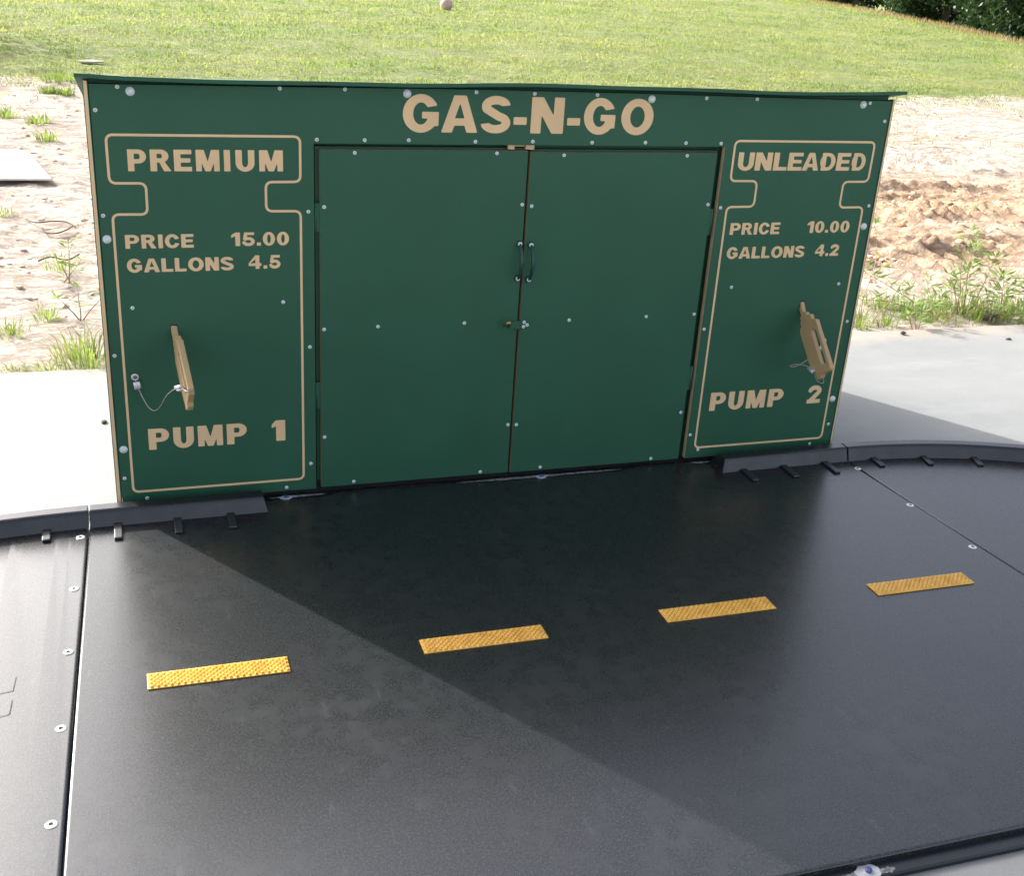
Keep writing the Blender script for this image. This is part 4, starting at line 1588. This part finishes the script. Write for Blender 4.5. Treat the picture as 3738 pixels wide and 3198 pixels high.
# right of the station, by the slab edge
weed(4.22, 1.56, [(1.6, .12, .46), (2.4, .45, .36), (0.3, .45, .34), (3.6, .9, .32), (5.2, .9, .28), (1.0, .35, .38), (-.4, 1.1, .40), (2.9, .25, .40)], 3, 'tallest leafy weed at the slab edge beside the dug sand', leaf_len=.070, leaf_w=.016, dens=80)
weed(4.06, 1.64, [(2.6, 1.4, .42), (3.2, 1.8, .40), (1.4, .8, .22), (4.4, 1.4, .26), (.5, 1.2, .26)], 5, 'low bushy weed sprawling left of the tallest weed', leaf_len=.07, leaf_w=.014, dens=85)
weed(4.45, 1.50, [(0.2, 1.4, .36), (5.6, 1.6, .32), (1.4, .6, .24), (-1.0, 1.4, .30), (.8, .9, .24)], 6, 'spreading weed overhanging the slab at the right frame edge', leaf_len=.09, leaf_w=.018, dens=75)
weed(3.62, 1.52, [(0.75, 1.1, .62), (0.45, 1.6, .4)], 8, 'single long stalk with a leafy tip leaning right over sand', leaf_len=.075, leaf_w=.017, dens=18)
weed(3.78, 1.335, [(1.7, .15, .15), (2.6, .5, .10), (.3, .5, .10)], 9, 'small broad-leaved seedling in the joint at the slab edge', leaf_len=.075, leaf_w=.022, dens=90)
weed(3.56, 1.80, [(1.9, .5, .15), (.8, 1.1, .18), (2.9, .9, .16)], 10, 'small yellow-green weed close to the station right edge', leaf_len=.06, leaf_w=.015, dens=60)
for k, (x, y, r, h, n, lab) in enumerate(((3.53, 1.46, .07, .15, 60, 'dense grass tuft next to the station right edge'), (3.68, 1.44, .06, .10, 40, 'short grass tuft between dense tuft and slab-edge seedling'), (4.30, 1.48, .10, .13, 70, 'grass tuft under the tallest weed'), (3.86, 1.74, .10, .10, 90, 'flat yellowish grass tuft left of the low bushy weed'), (4.62, 1.56, .13, .16, 80, 'grass tuft at the right frame edge by the slab'))):
    tuft(x, y, r, h, n, 30 + k, lab)  # right of the station
for k, (x, y, r, h, n, lab) in enumerate(((4.10, 1.60, .22, .12, 190, 'matted yellow-green grass under the low bushy weed'), (4.28, 1.58, .20, .15, 170, 'matted grass round the foot of the tallest weed'), (4.50, 1.52, .20, .13, 160, 'matted grass below the weed at the right frame edge'), (3.92, 1.66, .20, .10, 150, 'thin dry grass mat between the leaning stalk and the bushy weed'))):
    tuft(x, y, r, h, n, 130 + k, lab, w=.005)
for k, (x, y, r, h, n, lab) in enumerate(((4.02, 1.52, .09, .10, 80, 'dry straw-coloured stalks lying in front of the low bushy weed'), (4.36, 1.50, .09, .12, 80, 'dry straw-coloured stalks at the foot of the tallest weed'), (-0.16, 1.55, .09, .10, 70, 'dry straw-coloured stalks behind the big tuft at the left of the station'))):
    tuft(x, y, r, h, n, 160 + k, lab, w=.004).data.materials[0] = SEED
# left of the station
weed(-0.20, 2.62, [(1.6, .3, .20), (2.2, .7, .14), (.6, .7, .16)], 11, 'thin upright weed left of the station, below the bent twigs', leaf_len=.055, leaf_w=.013, dens=50)
weed(-0.14, 2.02, [(1.4, .5, .16), (2.6, .9, .15), (.4, .9, .15)], 12, 'sparse weed just above the big tuft at the station left edge', leaf_len=.06, leaf_w=.013, dens=45)
for k, (x, y, r, h, n, lab) in enumerate((
        (-0.10, 1.43, .12, .19, 130, 'big grass tuft at the slab edge touching the station left edge'),
        (-0.24, 1.37, .10, .07, 70, 'low grass tuft on the slab edge left of the big tuft'),
        (-0.36, 1.38, .06, .05, 34, 'tiny flat grass tuft at slab edge nearest the left frame edge'),
        (-0.42, 1.87, .08, .09, 60, 'dark green grass tuft at the left frame edge'),
        (-0.28, 2.09, .06, .10, 44, 'compact grass tuft beside the sparse weed'),
        (-0.25, 2.90, .08, .13, 40, 'wispy grass tuft below the bent twigs'),
        (-0.45, 6.60, .10, .13, 50, 'lone grass tuft beyond the pale board'),
        (-0.62, 4.05, .09, .06, 70, 'sparse flat grass patch at the left frame edge near the twigs'),
        (-0.55, 7.35, .11, .12, 80, 'thin grass tuft midway up the bare sand'),
        (-0.82, 7.72, .10, .13, 70, 'grass tuft by the left frame edge, midway up the sand'),
        (-0.40, 9.12, .09, .13, 120, 'round green tuft nearest the roof corner'),
        (-0.54, 9.22, .09, .12, 110, 'round green tuft left of its twin by the roof corner'),
        (-0.46, 10.0, .20, .13, 150, 'wide green tuft at the edge of the mown grass'))):
    tuft(x, y, r, h, n, 60 + k, lab, w=0.006 if y < 5 else 0.011)

# ------------------------------------------------------------------ odds and ends
mb = MB()
nb = 14
for k, dz in enumerate((0.0, -0.012)):
    for j in range(5):
        for i in range(nb + 1):
            u, v = i / nb, j / 4
            xr = -0.36 - 0.20 * v
            x = -2.4 + (xr + 2.4) * u
            y = 4.93 + 1.02 * v
            mb.v.append((x, y, -0.022 + 0.004 * u + 0.004 * math.sin(3 * u + v) + dz))
n1 = 5 * (nb + 1)
for j in range(4):
    for i in range(nb):
        a = j * (nb + 1) + i
        mb.face([a, a + 1, a + nb + 2, a + nb + 1])
        mb.face([n1 + a, n1 + a + nb + 1, n1 + a + nb + 2, n1 + a + 1])
for i in range(nb):
    mb.face([n1 + i, n1 + i + 1, i + 1, i])
    a = 4 * (nb + 1) + i
    mb.face([a, a + 1, n1 + a + 1, n1 + a])
for j in range(4):
    a = j * (nb + 1) + nb
    mb.face([n1 + a, n1 + a + nb + 1, a + nb + 1, a])
    a = j * (nb + 1)
    mb.face([a, a + nb + 1, n1 + a + nb + 1, n1 + a])
tag(mb.build('board', PLY), 'bleached flat board lying on the sand at the left frame edge', 'board')

mb = MB()
bm = bmesh.new()
bmesh.ops.create_icosphere(bm, subdivisions=3, radius=1)
rn = random.Random(3)
for v in bm.verts:
    v.co = Vector((v.co.x * .15, v.co.y * .10, v.co.z * .016)) * (1 + .12 * math.sin(7 * v.co.x + 3 * v.co.y))
mb.add_bm(bm)
o = mb.build('flat_stone', STONE)
o.location = (-0.165, 11.63, gz(-.165, 11.63) + .028)
tag(o, 'pale flat stone lying in the shaded grass at upper left', 'stone')

mb = MB()
bm = bmesh.new()
bmesh.ops.create_uvsphere(bm, u_segments=28, v_segments=18, radius=0.145)
mb.add_bm(bm)
o = mb.build('ball', BALLM)
o.location = (7.50, 24.5, gz(7.5, 24.5) + .10)
tag(o, 'faded pinkish ball lying in the grass far up the field', 'ball')


def twig(pts, r, label):
    mb = MB()
    base = Vector((pts[0][0], pts[0][1], 0))
    mb.tube(smooth_path([(x, y, gz(x, y) + z) for x, y, z in pts], 6), r, 6)
    return tag(mb.build('twig', TWIG), label, 'twig', 'thin dead twigs on the sand')


twig([(-0.47, 3.95, .01), (-0.40, 3.78, .02), (-0.32, 3.80, .03), (-0.24, 3.78, .03), (-0.19, 3.66, .03)], .004, 'bent dark twig lying on the sand, curling to the right')
twig([(-0.37, 3.72, .01), (-0.34, 3.60, .02), (-0.27, 3.57, .02), (-0.20, 3.70, .03)], .004, 'looping dark twig lying just in front of the bent one')
twig([(-0.36, 3.02, .01), (-0.30, 3.05, .02), (-0.22, 3.00, .02), (-0.16, 3.06, .03)], .004, 'short dark twig on the sand nearest the station')


def rock(name, x, y, z, s, seed, mat):
    rn = random.Random(seed)
    bm = bmesh.new()
    bmesh.ops.create_icosphere(bm, subdivisions=2, radius=1)
    for v in bm.verts:
        v.co *= 1 + rn.uniform(-.28, .28)
        v.co = Vector((v.co.x * s[0], v.co.y * s[1], v.co.z * s[2]))
    mb = MB()
    mb.add_bm(bm, 0, False)
    o = mb.build(name, mat)
    o.location = (x, y, z)
    return o


for k, (x, y, z, s, lab) in enumerate(((3.625, 1.235, SLAB_Z + .008, (.015, .011, .008), 'black crumb on the slab below the seedling'), (4.13, 1.09, SLAB_Z + .004, (.016, .008, .005), 'dark leaf scrap lying on the slab further right'), (4.30, 1.435, -.03, (.050, .022, .018), 'brown rotting stub at the slab edge under the weeds'), (-0.04, 0.74, SLAB_Z + .004, (.010, .014, .005), 'tiny dark speck of debris on the sunlit slab'))):
    tag(rock('debris', x, y, z, s, 100 + k, TWIG), lab, 'debris', 'bits of debris by the slab edge')

# crumbs of dug soil: nobody could count them
tmpl = bmesh.new()
bmesh.ops.create_icosphere(tmpl, subdivisions=1, radius=1)
TV = np.array([v.co[:] for v in tmpl.verts])
TF = np.array([[v.index for v in f.verts] for f in tmpl.faces])
tmpl.free()


def crumbs(name, cand, r0, r1, pw, seed, mat, label):
    rs = np.random.RandomState(seed)
    V_, F_, nb_ = [], [], 0
    hz = height(cand[:, 0], cand[:, 1])
    for (x, y), z in zip(cand, hz):
        r = r0 + r1 * rs.rand() ** pw
        v = TV * (1 + 0.5 * (rs.rand(len(TV), 1) - .5)) * r * np.array([1 + .5 * rs.rand(), 1, .45 + .3 * rs.rand()])
        a = rs.rand() * 6.28
        v = np.stack([v[:, 0] * math.cos(a) - v[:, 1] * math.sin(a), v[:, 0] * math.sin(a) + v[:, 1] * math.cos(a), v[:, 2]], 1)
        V_.append(v + np.array([x, y, z + r * .15]))
        F_.append(TF + nb_)
        nb_ += len(TV)
    me = bpy.data.meshes.new(name)
    me.from_pydata(np.concatenate(V_).tolist(), [], np.concatenate(F_).tolist())
    me.materials.append(mat)
    o = bpy.data.objects.new(name, me)
    COL.objects.link(o)
    return tag(o, label, 'soil', kind='stuff')


rs = np.random.RandomState(12)
cand = np.stack([rs.uniform(2.7, 10.5, 9000), rs.uniform(1.9, 7.5, 9000)], 1)
dm = dug_mask(cand[:, 0], cand[:, 1])
cand = cand[rs.rand(len(cand)) < 0.50 * dm ** 1.5]
crumbs('soil_crumbs', cand, .006, .024, 4.0, 13, CLOD, 'crumbs and clods of orange dug soil strewn over the sand')
nl = 5200
yl = 1.5 + 8.5 * rs.rand(nl) ** 1.3
cand = np.concatenate([np.stack([rs.uniform(-1.8, .1, nl // 3), yl[:nl // 3]], 1), np.stack([rs.uniform(2.5, 11, nl - nl // 3), yl[nl // 3:]], 1)])
cl = fbm(cand[:, 0], cand[:, 1], 1.6, 3, 97)
cand = cand[rs.rand(len(cand)) < np.clip(.45 + 1.4 * cl, .05, 1)]
crumbs('sand_crumbs', cand, .004, .018, 3.0, 14, SANDC, 'pale crumbs and pebbles scattered over the bare sand')


# ------------------------------------------------------------------ turf
def blades(name, pts, hh, ww, mat, seed, label, lean=0.9):
    rs = np.random.RandomState(seed)
    n = len(pts)
    a = rs.uniform(0, 2 * PI, n)
    ln = rs.uniform(.15, lean, n)
    d = np.stack([np.cos(a), np.sin(a), 0 * a], 1)
    s_ = np.stack([-np.sin(a), np.cos(a), 0 * a], 1) * ww[:, None] / 2
    b = np.stack([pts[:, 0], pts[:, 1], height(pts[:, 0], pts[:, 1]) - .01], 1)
    upv = np.array([0, 0, 1.0])
    p1 = b + d * (hh * ln * .3)[:, None] + upv * (hh * .55)[:, None]
    p2 = b + d * (hh * ln)[:, None] + upv * (hh * (1 - .35 * ln))[:, None]
    V = np.stack([b - s_, b + s_, p1 + s_ * .8, p1 - s_ * .8, p2], 1).reshape(-1, 3).astype(np.float32)
    k = np.arange(n) * 5
    quad = np.stack([k, k + 1, k + 2, k + 3], 1)
    tri = np.stack([k + 3, k + 2, k + 4], 1)
    loops = np.concatenate([quad.ravel(), tri.ravel()]).astype(np.int32)
    me = bpy.data.meshes.new(name)
    me.vertices.add(len(V))
    me.vertices.foreach_set('co', V.ravel())
    me.loops.add(len(loops))
    me.loops.foreach_set('vertex_index', loops)
    me.polygons.add(2 * n)
    me.polygons.foreach_set('loop_start', np.concatenate([np.arange(n) * 4, 4 * n + np.arange(n) * 3]).astype(np.int32))
    me.polygons.foreach_set('loop_total', np.concatenate([np.full(n, 4), np.full(n, 3)]).astype(np.int32))
    me.update(calc_edges=True)
    me.materials.append(mat)
    o = bpy.data.objects.new(name, me)
    COL.objects.link(o)
    return tag(o, label, 'grass', kind='stuff')


rs = np.random.RandomState(7)
N = 520000
yy = 9.6 + (62 - 9.6) * rs.rand(N) ** 2.0
wid = 4.5 + (yy + 3.3) * 0.62
mid_ = 0.08 + (yy + 3.26) * math.tan(YAW) * 0.95
xx = mid_ + (rs.rand(N) - .5) * 2 * wid
tm = turf_mask(xx, yy)
clump = 0.5 + fbm(xx, yy, 2.2, 3, 91)
keep = (rs.rand(N) < tm ** 1.2 * np.clip(0.35 + clump, .2, 1)) & (crest_side(xx, yy) < 3.0)
pts = np.stack([xx, yy], 1)[keep]
dist = pts[:, 1] + 3.3
hh = (0.020 + 0.032 * rs.rand(len(pts)) ** 1.8) * (0.75 + 0.8 * clump[keep]) * np.clip(dist / 16, 1, 1.35)
ww = (0.006 + 0.006 * rs.rand(len(pts))) * np.clip(dist / 13, 1, 2.6)
blades('grass', pts, hh, ww, GRASS, 5, 'short sunlit grass covering the field behind the station', 1.3)

# thin strands straggling over the sand short of the turf
n = 26000
yy = 4.5 + 6.0 * rs.rand(n) ** .6
xx = rs.uniform(-2.5, 13, n)
kp = rs.rand(n) < np.clip(fbm(xx, yy, .9, 3, 95) * 2.2 + .10 + .25 * sstep(7, 10, yy), 0, 1) * (1 - dug_mask(xx, yy)) * np.where(xx < 2.4, .5, 1)
pts = np.stack([xx, yy], 1)[kp]
n = len(pts)
blades('grass', pts, 0.02 + .04 * rs.rand(n), 0.004 + .005 * rs.rand(n), GRASS, 15, 'thin grass strands straggling over the bare sand', 1.3)

# taller reddish seed heads along the brow of the slope
n = 8000
t = rs.uniform(-9, 26, n)
s_ = rs.normal(0.2, 0.75, n)
xx = 23 + t * .284 + s_ * .959
yy = 23.5 + t * .959 - s_ * .284
pts = np.stack([xx, yy], 1)[yy > 12]
n = len(pts)
blades('seed_grass', pts, 0.07 + .17 * rs.rand(n), 0.010 + .012 * rs.rand(n), SEED, 8, 'reddish seeding grass fringe along the brow of the field', .5)


# ------------------------------------------------------------------ the wood beyond the brow
def tree_meshes(seed, H, rad, leaf_n, leaf_s):
    rn = random.Random(seed)
    rs = np.random.RandomState(seed)
    tm_ = MB()
    pts = [Vector((0, 0, -.3))]
    for i in range(8):
        pts.append(pts[-1] + Vector((rn.uniform(-.15, .15), rn.uniform(-.15, .15), H * .8 / 8)))
    tm_.tube(pts, [.20 * (1 - i / 9.5) + .02 for i in range(9)], 8)
    centres = []
    for q in range(26):
        zf = rn.uniform(.04, .95)
        i = min(int(zf * 8), 7)
        p = pts[i].lerp(pts[i + 1], zf * 8 - i)
        a = rn.uniform(0, 2 * PI)
        L = rad * (1.0 - .55 * abs(zf - .4)) * rn.uniform(.55, 1.05)
        e = p + Vector((math.cos(a) * L, math.sin(a) * L, rn.uniform(.0, .5) * L))
        mid = p.lerp(e, .5) + Vector((0, 0, .1 * L))
        tm_.tube([p, mid, e], [.055, .035, .012], 5)
        for t in (.45, .7, 1.0):
            centres.append((p.lerp(e, t), rad * rn.uniform(.22, .40)))
    # leaf clumps
    cc = np.array([c[0][:] for c in centres])
    cr_ = np.array([c[1] for c in centres])
    k = rs.randint(0, len(cc), leaf_n)
    u = rs.normal(size=(leaf_n, 3))
    u /= np.linalg.norm(u, axis=1)[:, None]
    pos = cc[k] + u * (cr_[k] * rs.rand(leaf_n) ** .45)[:, None] * np.array([1, 1, .75])
    d = rs.normal(size=(leaf_n, 3)) + np.array([0, 0, -.2])
    d /= np.linalg.norm(d, axis=1)[:, None]
    e = np.cross(d, rs.normal(size=(leaf_n, 3)))
    e /= np.linalg.norm(e, axis=1)[:, None]
    s = leaf_s * (0.6 + .8 * rs.rand(leaf_n))[:, None]
    V = np.stack([pos - d * s * .5, pos + e * s * .28, pos + d * s * .5, pos - e * s * .28], 1).reshape(-1, 3)
    F = (np.arange(leaf_n) * 4)[:, None] + np.arange(4)[None]
    me = bpy.data.meshes.new('crown')
    me.from_pydata(V.tolist(), [], F.tolist())
    me.materials.append(CROWN)
    to = tm_.build('trunk', BARK)
    tme = to.data
    bpy.data.objects.remove(to)
    return tme, me


TREES = [tree_meshes(200 + k, H, rad, 15000, .17) for k, (H, rad) in enumerate(((7.5, 2.3), (6.0, 2.6), (9.0, 2.2)))]
spots = [(29.5, 23.0), (31.5, 27.0), (33.0, 31.5), (35.0, 36.5), (36.8, 41.5), (38.5, 47), (31.0, 20.0), (34.2, 25.0), (36.5, 29.5), (38.8, 34.5), (41.0, 40.0), (29.2, 18.2), (43, 46), (40.5, 53), (42, 60), (44.5, 67), (47, 75), (46, 54), (33.2, 22.5), (35.6, 33)]
labs = ['dark tree at the wood edge nearest the top right corner'] + ['dark green leafy tree in the wood beyond the brow of the field'] * (len(spots) - 1)
rn = random.Random(77)
for k, (x, y) in enumerate(spots):
    tme, cme = TREES[k % 3]
    r_ = empty('tree', (x, y, gz(x, y) - .1), 'dark green leafy tree in the wood beyond the brow of the field', 'tree', 'trees of the wood at the top right', rn.uniform(0, 6))
    sc = rn.uniform(.85, 1.2)
    r_.scale = (sc, sc, sc)
    for nm, m_ in (('trunk', tme), ('crown', cme)):
        o = bpy.data.objects.new(nm, m_)
        COL.objects.link(o)
        o.parent = r_
# the tree whose shadow lies on the grass at the upper left (it stands left of the frame)
r_ = empty('tree', (-5.5, 17.8, gz(-5.5, 17.8)), 'leafy tree left of the view shading the grass', 'tree')
for nm, m_ in zip(('trunk', 'crown'), tree_meshes(300, 6.0, 2.7, 2600, .15)):
    o = bpy.data.objects.new(nm, m_)
    COL.objects.link(o)
    o.parent = r_
